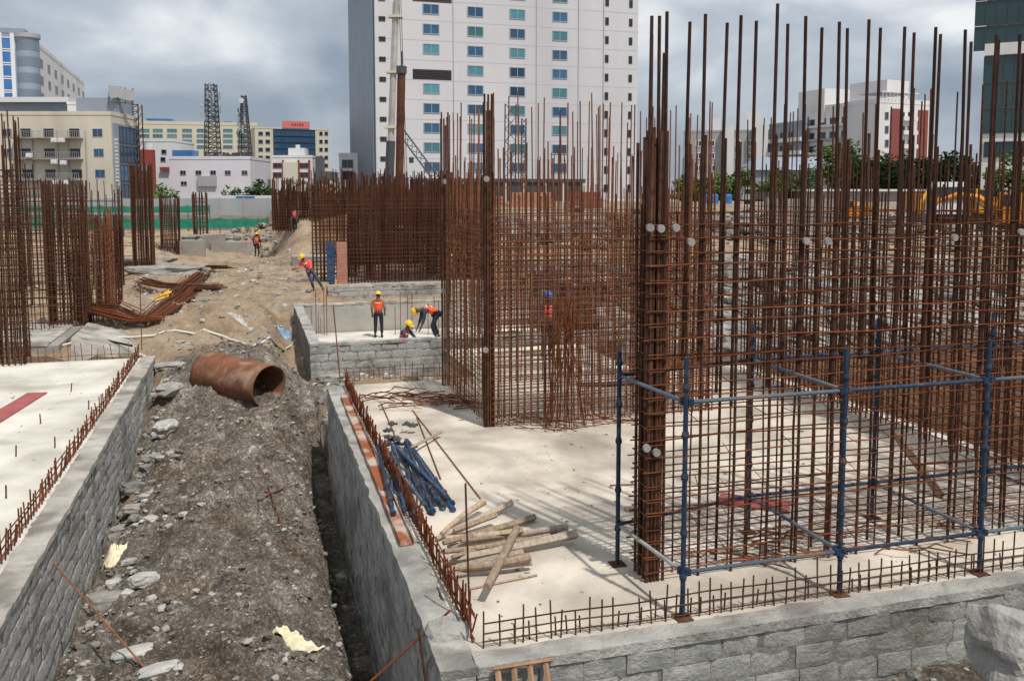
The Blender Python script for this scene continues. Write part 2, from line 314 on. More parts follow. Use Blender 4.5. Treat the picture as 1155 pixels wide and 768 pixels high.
# ------------------------------------------------------------------ the ground: one sheet
def sm(a, b, x):
    t = min(1, max(0, (x - a) / (b - a))); return t * t * (3 - 2 * t)
def bump2(u, v, cu, cv, ru, rv): 
    d = ((u - cu) / ru) ** 2 + ((v - cv) / rv) ** 2
    return math.exp(-d * 1.4)
TL, TR = -2.6, 1.65           # trench sides
def hgt(u, v):
    nz1 = fract(u, v, 0, 0.22); nz2 = fract(u, v, 5, 0.9); nz3 = fract(u, v, 9, 3.1, 5)
    x, y = W(u, v).xy
    # open ground beyond
    far = 0.0 + 0.28 * nz1 + 0.17 * nz2 + 0.08 * nz3
    # right-hand bank and terrace
    rr = sm(6.0, 10.0, u - 0.0)
    k = u - 10.5
    t1 = sm(26.0, 35.0, v); t2 = sm(37.0, 82.0, v)
    right = -0.55 - 0.5 * sm(20, 26, v) + 2.25 * t1 + 2.1 * t2 + (0.35 * nz1 + 0.25 * nz2 + 0.16 * nz3) * (1 - 0.6 * t2)
    farmid = sm(55.0, 66.0, v) * 3.3
    wr = sm(9.5, 13.0, u)
    wm = sm(1.5, 3.5, u)
    z = far + wm * (1 - wr) * farmid
    z = z * (1 - wr) + right * wr
    # heaps on the left-centre
    z += 1.3 * bump2(u, v, 0.5, 80, 4, 7) * (1 + 0.6 * nz2) + 1.5 * bump2(u, v, 6, 74, 5, 6) * (1 + 0.5 * nz2) + 0.9 * bump2(u, v, -8, 66, 3, 5) + 0.8 * bump2(u, v, -4.5, 70, 3.5, 4)
    z += 0.45 * bump2(u, v, -0.9, 31.5, 1.7, 3.2) * (1 + 0.8 * nz2) + 0.3 * bump2(u, v, -3.4, 33, 2, 4)
    z += -1.25 * sm(0.3, 1.3, u) * (1 - sm(2.0, 3.0, u)) * sm(23, 27, v) * (1 - sm(33, 40, v))
    z -= 0.8 * sm(2.6, 3.4, u) * (1 - sm(11, 13, u)) * sm(37, 38, v) * (1 - sm(43.9, 44.2, v))
    if v > 26 and u < -2.8: z -= 0.5 * (1 - sm(26.5, 31, v))
    # the trench with its heap
    if v < 32:
        prof = max(0.0, 1 - ((u + 0.75) / 2.05) ** 2) ** 0.8
        fl = -2.15 + 1.1 * sm(18, 27, v)
        top = 0.85 + 0.35 * sm(10, 20, v)
        tr = fl + top * prof + 0.16 * nz2 + 0.13 * nz1 + 0.13 * nz3 + 0.10 * abs(fract(u, v, 31, 1.7, 4)) + 0.065 * fract(u, v, 3, 6.5, 5)
        edge = sm(1.02, 1.42, u + 0.10 * nz2) * (1 - sm(19.0, 21.5, v))
        tr = tr - edge * (tr + 2.75)
        tr += 0.62 * bump2(u, v, 0.75, 22.0, 0.7, 0.6) - 0.62 * bump2(u, v, -0.75, 22.6, 1.3, 1.5)
        w = sm(24.0, 30.0, v)
        if TL - 0.2 < u < TR + 0.2 or v > 21: z2 = tr * (1 - w) + z * w
        else: z2 = z
        if TL - 0.2 < u < (5.2 if v > 21 else TR + 0.2) and v < 30: z = z2
        if u >= TR and 21.2 < v < 27.0: z = -1.05 + 0.12 * nz2 + 0.06 * nz3
    if v < 8.06 and u > TR:
        z = -0.85 + 0.12 * nz2 + 0.06 * nz3 - 1.8 * (1 - sm(TR + 0.3, TR + 1.6, u))
    # under slabs the sheet drops out of sight
    if u < -2.75 and v < 25.9: z = -3.2
    if 1.8 < u < 12.3 and 8.06 < v < (20.4 if u > 9.3 else 24.7 if u > 5.2 else 20.8): z = -3.2
    if u > 1.8 and 27.1 < v < 36.9 and u < 12.2: z = -3.2
    if 3.8 < u < 12 and 44.2 < v < 49.6: z = -1.6
    return z
def sandness(u, v):
    s = 1.0
    if TL - 0.3 < u < TR + 0.3: s = 0.15 + 0.95 * sm(24.5, 29.5, v) + 0.25 * (1 - sm(-2.5, -1.9, u)) * sm(10, 20, v)
    if v < 8: s = 0.1
    if TR < u and 21 < v < 27: s = 0.45
    if u > 12 and v < 25: s = -0.2
    if u > 9 and 24 < v < 37: s = 0.08
    if u > 9 and v >= 37: s = 0.62 + 0.5 * sm(37, 40, v) - 0.6 * sm(48, 53, v)
    if -3 < u < 3 and v > 34: s = 0.62
    if v > 120: s = 0.5
    return s
def lines(spec):
    out = [spec[0][0]]
    for a, b, st in spec:
        n = max(1, round((b - a) / st)); out += [a + (b - a) * (i + 1) / n for i in range(n)]
    return out
US = lines([(-3000, -600, 600), (-600, -150, 75), (-150, -40, 8), (-40, -12, 1.2), (-12, -2.9, 0.4), (-2.9, -2.7, 0.1), (-2.7, 1.9, 0.06), (1.9, 5, 0.15), (5, 24, 0.25), (24, 60, 1.2), (60, 150, 8), (150, 600, 75), (600, 3000, 600)])
VS = lines([(-400, -20, 95), (-20, 6, 0.8), (6, 8.2, 0.07), (8.2, 22, 0.07), (22, 34, 0.11), (34, 50, 0.3), (50, 110, 0.8), (110, 200, 8), (200, 800, 75), (800, 4000, 640)])
def build_ground():
    nu, nv = len(US), len(VS)
    vsx = []; sa = []; bk = []
    for v in VS:
        for u in US:
            vsx.append((u, v, hgt(u, v))); sa.append(sandness(u, v))
            bk.append(max(0.9 * sm(53, 57, v) * (1 - sm(64, 72, v)) * sm(3.5, 5, u) * (1 - sm(11, 14, u)), max(0.9 * sm(12, 12.5, u) * sm(8, 9, v), 0.9 * sm(9, 9.6, u) * sm(20, 20.6, v)) * (1 - sm(25.5, 28.5, v))))
    fs = [(j * nu + i, j * nu + i + 1, (j + 1) * nu + i + 1, (j + 1) * nu + i) for j in range(nv - 1) for i in range(nu - 1)]
    me = bpy.data.meshes.new('ground'); me.from_pydata(vsx, [], fs); me.materials.append(M['soil'])
    a = me.attributes.new('sand', 'FLOAT', 'POINT'); a.data.foreach_set('value', sa)
    a = me.attributes.new('bank', 'FLOAT', 'POINT'); a.data.foreach_set('value', bk)
    me.polygons.foreach_set('use_smooth', [True] * len(me.polygons)); me.update()
    o = bpy.data.objects.new('ground', me); COL.objects.link(o); o['kind'] = 'structure'
    splace(o)
build_ground()

# slabs
def slab(name, poly, z0, z1, m):
    mb = MB(); mb.prism(poly, z0, z1); o = mb.build(name, m); o['kind'] = 'structure'; splace(o); return o
slab('floor_slab_left', [(-30, -3), (-2.93, -3), (-2.93, 26.0), (-30, 26.0)], -0.35, 0.0, 'slab_pale')
slab('floor_slab', [(1.98, 8.12), (12.45, 8.12), (12.45, 20.6), (9.4, 20.6), (9.4, 24.8), (5.3, 24.8), (5.3, 20.9), (1.98, 20.9)], -0.35, 0.0, 'slab')
slab('pit_floor', [(1.95, 27.2), (12.0, 27.2), (12.0, 36.6), (1.95, 36.6)], -1.5, -1.2, 'slab_pale')
slab('floor_slab_far', [(3.9, 44.2), (14, 44.2), (14, 52), (3.9, 52)], -0.3, 0.0, 'cap')

# ------------------------------------------------------------------ block walls
def rough_block(mb, x0, x1, y0, y1, z0, z1, jit):
    nx, nz_ = 7, 4; sx, sz = random.uniform(0, 50), random.uniform(0, 50); V = []
    tilt = random.gauss(0, .007)
    for j in range(nz_ + 1):
        for i in range(nx + 1):
            a, b = i / nx, j / nz_; x = x0 + (x1 - x0) * a; z = z0 + (z1 - z0) * b
            ed = (i in (0, nx)) + (j in (0, nz_))
            y = y0 + 0.011 * noise.noise(Vector((a * 2.3 + sx, b * 1.6, sz))) + .007 * noise.noise(Vector((a * 7 + sx, b * 5, sz))) + (0.009 * ed if ed else 0) + tilt * (a - .5)
            if ed: x += random.uniform(-jit, jit); z += random.uniform(-jit, jit)
            V.append((x, y, z))
    n = len(V); V += [(x0, y1, z0), (x1, y1, z0), (x1, y1, z1), (x0, y1, z1)]
    F = [(j * (nx + 1) + i, j * (nx + 1) + i + 1, (j + 1) * (nx + 1) + i + 1, (j + 1) * (nx + 1) + i) for j in range(nz_) for i in range(nx)]
    bot = [i for i in range(nx + 1)]; top = [nz_ * (nx + 1) + i for i in range(nx + 1)]
    lef = [j * (nx + 1) for j in range(nz_ + 1)]; rig = [j * (nx + 1) + nx for j in range(nz_ + 1)]
    F += [tuple(reversed(bot)) + (n, n + 1), tuple(top) + (n + 2, n + 3), tuple(lef) + (n + 3, n), tuple(reversed(rig)) + (n + 1, n + 2), (n + 1, n, n + 3, n + 2)]
    mb.add(V, F)
def block_wall(name, label, p0, p1, t, z0, z1, course, bl, m='block', capm='cap', caph=0.09, jit=0.007, cap_over=0.0):
    """wall from p0 to p1 (site u,v); blocks fill the thickness; local x runs along the wall"""
    du, dv = p1[0] - p0[0], p1[1] - p0[1]; L = math.hypot(du, dv); ang = math.atan2(dv, du)
    root = thing(name, label, 'wall', W(p0[0], p0[1], z0), A + ang)
    h = z1 - z0 - caph; nC = max(1, round(h / course)); ch = h / nC
    mb = MB(); core = MB(); core.box((0.01, 0.016, 0), (L - 0.01, t - 0.018, h))
    for c in range(nC):
        x = -bl * (0.5 if c % 2 else 0.0) + random.uniform(-.05, .05)
        while x < L:
            x1 = x + bl * random.uniform(0.88, 1.12); a, b = max(0, x), min(L, x1)
            if b - a > 0.05:
                off = random.uniform(-0.010, 0.012)
                g = 0.005
                rough_block(mb, a + g, b - g, off, t - abs(off), c * ch + g, (c + 1) * ch - g, jit)
            x = x1
    core.build('mortar', 'mortar', root); mb.build('blocks', m, root)
    # cap: uneven trowelled mortar
    nx = max(2, int(L / 0.09)); cb = MB(); vs_ = []
    for i in range(nx + 1):
        x = L * i / nx
        for (y, z) in ((-0.012 - cap_over, 0), (-0.010 - cap_over, caph), (t * 0.5, caph), (t + 0.010, caph), (t + 0.012, 0)):
            q = fract(x + p0[0] * 3, y * 2 + p0[1], z, 2.3)
            q2 = fract(x * 1.0, y * 5 + 9, z, 7.0)
            vs_.append((x, y + (0.035 * q + .012 * q2) * (1 if y > t / 2 else -1), h + z + (0.022 * q + .01 * q2 if z > 0 else -0.03 + 0.03 * q)))
    fs = []
    for i in range(nx):
        for k in range(5):
            k2 = (k + 1) % 5; fs.append((i * 5 + k, (i + 1) * 5 + k, (i + 1) * 5 + k2, i * 5 + k2))
    fs += [(0, 1, 2, 3, 4), tuple(nx * 5 + k for k in (4, 3, 2, 1, 0))]
    cb.add(vs_, fs); cb.build('coping', capm, root)
    return root
block_wall('block_wall', 'long grey block retaining wall below the left slab, along the dirt trench', (-2.60, -2.0), (-2.60, 26.1), 0.33, -2.9, 0.0, 0.25, 0.46, m='block_light', capm='cap', caph=0.05, jit=0.013)
block_wall('block_wall', 'nearest block wall in front of the rebar cage and blue scaffold', (1.985, 7.86), (16.5, 7.86), 0.26, -1.6, 0.0, 0.25, 0.50, m='block', capm='cap_grey', caph=0.07, jit=0.004)
# trench-side wall of the right slab is rendered smooth, so: core + coping
def plain_wall(name, label, p0, p1, t, z0, z1, m, capm):
    du, dv = p1[0] - p0[0], p1[1] - p0[1]; L = math.hypot(du, dv); ang = math.atan2(dv, du)
    root = thing(name, label, 'wall', W(p0[0], p0[1], z0), A + ang)
    mb = MB(); n = int(L / 0.4); h = z1 - z0 - 0.06
    for i in range(n):
        mb.box((L * i / n, random.uniform(0, .012), 0), (L * (i + 1) / n, t - random.uniform(0, .012), h + random.uniform(-0.004, 0)))
    mb.build('wall_face', m, root)
    nx = int(L / 0.08); vs_ = []
    for i in range(nx + 1):
        x = L * i / nx
        for (y, z) in ((-0.01, -0.02), (-0.014, 0.055), (t * 0.5, 0.06), (t + 0.014, 0.055), (t + 0.012, -0.02)):
            q = fract(x, y * 2, z, 2.6)
            q2 = fract(x, y * 5, z + 4, 8)
            vs_.append((x, y + (0.035 * q + .015 * q2) * (1 if y > t / 2 else -1), h + z + (0.02 * q + .01 * q2 if z > 0 else 0.03 * q)))
    fs = []
    for i in range(nx):
        for k in range(5):
            k2 = (k + 1) % 5; fs.append((i * 5 + k, (i + 1) * 5 + k, (i + 1) * 5 + k2, i * 5 + k2))
    fs += [(0, 1, 2, 3, 4), tuple(nx * 5 + k for k in (4, 3, 2, 1, 0))]
    cb = MB(); cb.add(vs_, fs); cb.build('coping', capm, root)
    return root
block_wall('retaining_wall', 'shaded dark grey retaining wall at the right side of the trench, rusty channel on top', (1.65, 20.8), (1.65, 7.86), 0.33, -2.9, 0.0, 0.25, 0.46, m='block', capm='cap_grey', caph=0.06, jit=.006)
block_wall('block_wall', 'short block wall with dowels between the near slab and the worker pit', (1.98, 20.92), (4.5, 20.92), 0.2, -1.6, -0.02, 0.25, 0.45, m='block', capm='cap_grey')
# the pit where the workers are
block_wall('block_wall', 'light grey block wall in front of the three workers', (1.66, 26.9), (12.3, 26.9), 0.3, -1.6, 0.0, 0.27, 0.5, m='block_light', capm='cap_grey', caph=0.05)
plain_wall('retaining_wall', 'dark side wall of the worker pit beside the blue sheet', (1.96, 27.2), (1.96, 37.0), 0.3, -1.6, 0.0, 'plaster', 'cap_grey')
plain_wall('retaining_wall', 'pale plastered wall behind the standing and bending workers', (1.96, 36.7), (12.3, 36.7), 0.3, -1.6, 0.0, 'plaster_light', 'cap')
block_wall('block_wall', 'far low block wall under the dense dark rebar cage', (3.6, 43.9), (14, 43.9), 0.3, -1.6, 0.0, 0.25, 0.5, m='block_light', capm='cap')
# low concrete upstand beyond the left slab
o = sthing('concrete_plinth', 'low grey green concrete plinth behind the left slab under the rebar', 'plinth', -9.6, 28.2, -0.9)
mb = MB(); mb.box((-4, 0, 0), (4.2, 4.6, 0.98), jit=0.01); mb.build('body', 'conc_wall', o)
mb = MB(); mb.box((-0.3, -0.02, 0.985), (3.9, 4.5, 1.03), jit=0.01); mb.build('top_screed', 'cap', o)
o = sthing('concrete_ramp', 'wedge of rough grey concrete under the bent rusty rebar bundle', 'ramp', -5.0, 27.4, -0.9)
mb = MB(); mb.add([(0, 0, 0), (2.3, -0.2, 0), (2.3, 3, 0), (0, 3.6, 0), (0, 0.5, 1.25), (2.1, 0.3, 0.55), (2.1, 2.8, 0.75), (0, 3.3, 1.3)], [(0, 3, 2, 1), (4, 5, 6, 7), (0, 1, 5, 4), (1, 2, 6, 5), (2, 3, 7, 6), (3, 0, 4, 7)]); mb.build('body', 'cap', o)

# ------------------------------------------------------------------ starter bars along the slab edges
def starter_row(label, p0, p1, sp, h, ties, r=0.008, m='rust_mid', lean=0.03, double=0.0, hj=0.05, cap=100):
    du, dv = p1[0] - p0[0], p1[1] - p0[1]; L = math.hypot(du, dv)
    root = thing('starter_bar_row', label, 'rebar row', W(p0[0], p0[1], 0), A + math.atan2(dv, du))
    sp_ = []; x = 0.03
    while x < L:
        for dbl in ((0, double) if double else (0,)):
            if dbl and random.random() < 0.3: continue
            xx = x + random.gauss(0, 0.012) + (sp * 0.4 if dbl else 0); y = dbl + random.gauss(0, 0.006)
            hh = (h + random.gauss(0, hj)) * (0.55 if dbl else 1)
            sp_.append(((xx, y, -0.02), (xx + random.gauss(0, lean), y + random.gauss(0, lean * .6), max(0.06, hh)), r))
        x += sp * random.uniform(0.8, 1.2)
    bars(root, 'starter_bar', sp_, m, cap=cap)
    for z in ties:
        mb = MB(); n = max(2, int(L / 0.8)); yo = random.choice((-.012, .012))
        mb.tube([(L * i / n, yo + random.gauss(0, 0.006), z + random.gauss(0, 0.012)) for i in range(n + 1)], r * 0.9)
        mb.build('tie_bar', m, root)
    return root
starter_row('row of rusty starter bars along the right edge of the left slab', (-2.99, 3), (-2.99, 26.0), 0.155, 0.34, (0.05, 0.16, 0.27), r=0.011, m='rust_orange', lean=0.035)
starter_row('row of rusty starter bars beside the orange channel along the trench', (2.06, 8.3), (2.06, 20.8), 0.10, 0.36, (0.04, 0.14, 0.24, 0.32), r=0.010, m='rust_orange', lean=0.04, double=-0.05)
starter_row('row of starter bars on the nearest wall in front of the scaffold', (2.12, 8.18), (13.6, 8.18), 0.135, 0.34, (0.05, 0.17, 0.26), r=0.009, m='rust_dark', lean=0.012, double=0.05)
starter_row('row of starter bars at the far edge of the near slab, below the workers', (2.1, 20.85), (4.4, 20.85), 0.13, 0.42, (0.10, 0.3), r=0.009, m='rust_mid', lean=0.02)
starter_row('row of starter bars at the far edge of the left slab', (-9.5, 25.95), (-3.1, 25.95), 0.17, 0.42, (0.12,), r=0.010, m='rust_mid', lean=0.03)
# short stubs standing alone on the left slab
for px, py in ((80, 442), (46, 478), (62, 505), (18, 515), (7, 562), (100, 462)):
    g = G(px, py); mb = MB(); mb.tube([(0, 0, -0.02), (random.uniform(-.03, .03), 0, 0.20)], 0.012)
    tag(place(mb.build('rebar_stub', 'rust_dark'), g), 'short rusty rebar stub standing on the pale left slab', 'rebar stub', 'rebar stubs on the left slab')

# ------------------------------------------------------------------ rebar cages
def spacer_disc(root, p, r=0.05):
    mb = MB(); mb.tube([(p[0], p[1] - 0.02, p[2]), (p[0], p[1] + 0.02, p[2])], r, 12); mb.build('cover_spacer', 'galv', root)

# near cage, front wall: u 4.4..13, v 9.1 and 9.45
near = sthing('rebar_cage', 'tall near rebar cage wall inside the blue scaffold, widest in view', 'rebar cage', 4.4, 9.1)
vb = []; U0, V0 = 4.4, 9.1
front = [(795, 16), (834, 17.7), (875.5, 5), (910.5, 19), (950, 25), (982.5, 22), (1021, 31), (1054, 31.6), (1090, 34), (1120, 40), (1151, 39)]
back = [(776, 24.5), (816, 25.6), (851.5, 24.5), (891, 27), (928.6, 31.6), (959.5, 32), (995, 32), (1032, 37), (1060, 39), (1096, 47)]
us = []
for lst, v in ((front, 9.1), (back, 9.45)):
    last = None
    for px, py in lst:
        u, z = rayV(px, py, v); vb.append((u, v, z)); last = u
    while last < 13.2:
        last += 0.42; vb.append((last, v, 6.4 + random.uniform(-.1, .1)))
for px, py, v in ((733, 18, 9.1), (744.5, 18, 9.22), (753, 14, 9.1), (737, 40, 9.45), (748, 60, 9.45)):
    u, z = rayV(px, py, v); vb.append((u, v, z))
vspec = []; dark = []
for u, v, z in vb:
    x, y = u - U0, v - V0; lx = random.gauss(0, 0.024)
    zs = 2.2 + random.uniform(-.3, .5)
    dark.append(((x, y, zs), (x + lx, y + random.gauss(0, .02), z), 0.0200))
    vspec.append(((x + 0.040, y, 0), (x + 0.036 + lx * .5, y + random.gauss(0, .01), 5.15 + random.gauss(0, 0.06)), 0.0180))
    if random.random() < .15: vspec.append(((x - 0.002, y + .03, 0), (x, y + .03, zs + 0.8), 0.015))
for k in range(36):
    x = .35 + k * .235 + random.gauss(0, .015); vspec.append(((x, .17 + random.gauss(0, .01), 0), (x + random.gauss(0, .02), .17, 4.5 + random.gauss(0, .12)), 0.0105))
# corner bundle
for i in range(4):
    for j in range(4):
        vspec.append(((-0.07 + i * 0.045, j * 0.11, 0), (-0.07 + i * 0.045 + random.gauss(0, .015), j * 0.11, 5.15 + random.gauss(0, 0.08) - (0.8 if random.random() < .2 else 0)), 0.0190))
bars(near, 'vertical_bar', vspec, 'rust_dark', n=7, wob=0.006, seg=4)
bars(near, 'lapped_bar', dark, 'rust_black', n=7, wob=0.004, seg=3)
hspec = []
L = 8.9
z = 0.12
while z < 4.3:
    for y in (-0.03, 0.38):
        zz = z + (0.10 if y > 0.1 else 0) + random.gauss(0, 0.012)
        hspec.append(((-0.11 - random.uniform(0, .06), y, zz), (L, y, zz + random.gauss(0.0, 0.04)), random.choice((.008, .009, .010))))
    z += 0.165 + random.uniform(-0.02, 0.02)
bars(near, 'horizontal_bar', hspec, 'rust_orange', n=5, wob=0.014, seg=9)
ts = []
z = 0.2
while z < 4.2:
    for u, v, zt in vb:
        if v < 9.2 and random.random() < 0.55:
            x = u - U0
            ts.append(((x + 0.02, -0.05, z + random.gauss(0, .02)), (x + 0.12 + random.gauss(0, .04), 0.42, z + random.gauss(0.02, .03)), 0.006))
    z += 0.41
bars(near, 'cross_tie', ts, 'rust_orange', n=4, cap=100)
# links round the corner bundle
lk = MB()
for k in range(24):
    zz = 0.12 + k * 0.17 + random.gauss(0, .01)
    lk.tube([(-0.10, -0.04, zz), (0.09, -0.04, zz), (0.09, 0.38, zz), (-0.10, 0.38, zz), (-0.10, -0.04, zz)], 0.007, 5)
lk.build('corner_links', 'rust_mid', near)
for px, py in ((733, 257), (745, 258), (762, 257), (779, 273), (909, 272), (933, 272), (1076, 268), (1151, 262), (729, 505), (740, 510)):
    u, z = rayV(px, py, 9.04); spacer_disc(near, (u - U0, -0.07, z), 0.045)

def mesh_cage(label, u0, v0, faces, rv=0.013, rh=0.007, sp=0.16, hsp=0.17, htop=4.2, tall=6.3, mid=5.2, mv='rust_mid', mh='rust_mid', p_tall=0.4, capn=100, n=5, wob=0.006, z0=0.0, group=None):
    root = sthing('rebar_cage', label, 'rebar cage', u0, v0, z0, group)
    v_, h_ = [], []
    for (ax, ay, bx, by, layers) in faces:
        L = math.hypot(bx - ax, by - ay); dx_, dy_ = (bx - ax) / L, (by - ay) / L; nx_, ny_ = -dy_, dx_
        for k in range(layers):
            o = k * 0.3; x = 0.0
            while x <= L + 1e-6:
                X = ax + dx_ * x + nx_ * o; Y = ay + dy_ * x + ny_ * o
                t = random.random(); top = tall if t < p_tall else (mid if t < p_tall + 0.35 else htop + 0.35)
                top += random.gauss(0, 0.10)
                lx = random.gauss(0, 0.035)
                v_.append(((X, Y, 0), (X + lx, Y + random.gauss(0, .01), top), rv * random.uniform(.9, 1.15)))
                x += sp * random.uniform(0.85, 1.15)
            z = 0.1
            while z < htop:
                zz = z + random.gauss(0, .014)
                h_.append(((ax + nx_ * o - dx_ * .05, ay + ny_ * o - dy_ * .05, zz), (bx + nx_ * o + dx_ * .05, by + ny_ * o + dy_ * .05, zz + random.gauss(0, .02)), rh))
                z += hsp * random.uniform(.9, 1.1)
    bars(root, 'vertical_bar', v_, mv, n=n, wob=wob * 1.8, seg=4, cap=capn)
    bars(root, 'horizontal_bar', h_, mh, n=n, wob=wob * 1.5, seg=4, cap=capn)
    return root
# right side wall of the near core, running back; its rear-right corner column
mesh_cage('dark rebar cage wall running back at the right, behind the near cage', 12.1, 9.6, [(0, 0, 0, 10.0, 2)], rv=0.015, rh=0.010, sp=0.15, hsp=0.19, tall=6.3, mid=5.1, mv='rust_dark', mh='rust_mid', p_tall=0.25)
# middle cage
mid = mesh_cage('middle rebar cage with two heavy corner posts, between the workers and the scaffold', 4.35, 16.2,
    [(0.1, 0, 4.9, 0, 3), (0, 0.2, 0, 3.9, 1), (0.2, 3.9, 4.9, 3.9, 1), (4.9, 0.2, 4.9, 3.8, 1)], rv=0.0135, rh=0.0085, sp=0.14, hsp=0.125, tall=6.25, mid=5.3, p_tall=0.30, mv='rust_mid', mh='rust_mid')
for (x, y, n_) in ((0, 0.05, 8), (0, 3.95, 5)):
    ps = [((x - 0.07 + 0.05 * (i % 4), y + 0.07 * (i // 4), 0), (x - 0.07 + 0.05 * (i % 4) + random.gauss(0, .01), y + 0.07 * (i // 4), 6.35 - 0.15 * (i % 3)), 0.020) for i in range(n_)]
    bars(mid, 'corner_post_bar', ps, 'rust_dark', n=6)
for px, py in ((549, 202), (548, 395)): 
    u, z = rayV(px, py, 16.1); spacer_disc(mid, (u - 4.35, -0.08, z), 0.055)
for px, py in ((503, 205), (502, 328)):
    u, z = rayV(px, py, 20.1); spacer_disc(mid, (u - 4.35 - 0.05, 3.82, z), 0.06)
# sheaf of loose ties leaning in the middle cage
o = sthing('rebar_sheaf', 'upright sheaf of thin orange rebar leaning on the front of the middle cage', 'rebar sheaf', 5.75, 15.75)
bars(o, 'rod', [((random.uniform(-.55, .6), random.uniform(-.12, .15), 0.01), (random.uniform(-.2, .22), random.uniform(.0, .25), random.uniform(2.2, 2.6)), 0.006) for _ in range(46)], 'rust_orange', n=4, wob=0.02, seg=4)
# loose rods and offcuts lying at the foot of the middle cage
# far dense cages
mesh_cage('dense dark rebar cage on the far slab above the worker pit', 3.9, 44.6, [(-.9, 0, 8.6, 0, 3), (1.2, 3.0, 8.6, 3.0, 2), (1.8, 1.5, 8, 1.5, 2)], rv=0.022, rh=0.013, sp=0.17, hsp=0.2, htop=4.3, tall=5.6, mid=5.0, p_tall=0.3, mv='rust_far', mh='rust_far', n=4)
mesh_cage('farthest low dark rebar cage beyond the spoil heap, left of the drill pole', 1.6, 63.0, [(0, 0, 12, 0, 3), (0, 2.0, 12, 2.0, 3)], rv=0.032, rh=0.02, sp=0.17, hsp=0.2, htop=2.4, tall=3.6, mid=3.1, p_tall=0.3, mv='rust_far', mh='rust_far', n=4, z0=1.9)
mesh_cage('dark rebar curtain standing behind the far slab cage, left of the crane', 6.0, 56.0, [(0, 0, 9, 0, 3)], rv=0.03, rh=0.018, sp=0.2, hsp=0.25, htop=3.9, tall=5.4, mid=4.8, p_tall=0.4, mv='rust_far', mh='rust_far', n=4, z0=0.2)
mesh_cage('tall rebar starters behind the middle cage in front of the tower', 8.5, 30.5, [(0, 0, 7.5, 0, 2), (0, .3, 0, 3.5, 1)], rv=0.018, rh=0.010, sp=0.24, hsp=0.24, htop=4.4, tall=7.0, mid=5.9, p_tall=0.4, mv='rust_far', mh='rust_far', n=4, z0=-1.2)
# left group
def pix_cage(label, pxa, pxb, pyb, pyt, depth, sp, hsp, rv, rh, layers=2, m='rust_far', htf=0.82, p_tall=0.5, capn=100):
    g0 = G(pxa, pyb); g1 = G(pxb, pyb); u0, v0 = S(g0.x, g0.y)
    Y = g0.y; top = CAM_H + (HZ - pyt) / FPX * Y
    w = (pxb - pxa) / FPX * Y / CA
    return mesh_cage(label, u0, v0, [(0, 0, w, 0, layers)] + ([(0, .1, 0, depth, 1), (w, .1, w, depth, 1), (0, depth, w, depth, 1)] if depth else []), rv=rv, rh=rh, sp=sp, hsp=hsp, htop=top * htf, tall=top, mid=top * (htf + 1) / 2, mv=m, mh=m, p_tall=p_tall, n=4, capn=capn)
pix_cage('nearest rebar column at the far left edge of the left slab', -14, 22, 414, 132, 0.8, 0.13, 0.20, 0.017, 0.010, m='rust_dark', htf=0.80)
pix_cage('thick rebar column bundle behind the plinth, left group', 56, 92, 372, 205, 1.2, 0.11, 0.15, 0.020, 0.011, m='rust_dark', htf=.93, p_tall=.7)
pix_cage('rebar wall mesh behind the left slab, left of the thick column', -30, 52, 380, 216, 0.0, 0.24, 0.26, 0.014, 0.009, m='rust_far', htf=.9)
pix_cage('tallest dark rebar column in the left group', 151, 170, 306, 187, 1.6, 0.14, 0.25, 0.030, 0.013, m='rust_dark', htf=.95, p_tall=.8)
pix_cage('dark rebar column left of the tallest one', 110, 131, 350, 246, 1.2, 0.13, 0.16, 0.022, 0.012, m='rust_far', htf=.9, p_tall=.6)
pix_cage('open rebar mesh in the middle of the left group', 84, 118, 366, 238, 1.8, 0.17, 0.24, 0.015, 0.009, m='rust_mid', htf=.85)
pix_cage('low wide rebar cage far behind the left group', 20, 120, 330, 205, 2.5, 0.34, 0.34, 0.020, 0.011, layers=1, m='rust_far', htf=.85)
pix_cage('tall rebar wall at the very left behind the nearest column', -20, 45, 350, 190, 0.0, 0.24, 0.28, 0.02, 0.011, m='rust_far', htf=.88)
pix_cage('small far rebar column right of the tallest one', 182, 200, 292, 222, 1.5, 0.2, 0.3, 0.03, 0.015, m='rust_far', htf=.9)
pix_cage('smallest far rebar column near the green net', 219, 233, 276, 217, 1.5, 0.25, 0.35, 0.035, 0.018, m='rust_far', htf=.9)
pix_cage('pair of slim far rebar frames by the green net', 128, 148, 318, 230, 0.0, 0.5, 0.6, 0.03, 0.015, layers=1, m='rust_far', htf=.9)

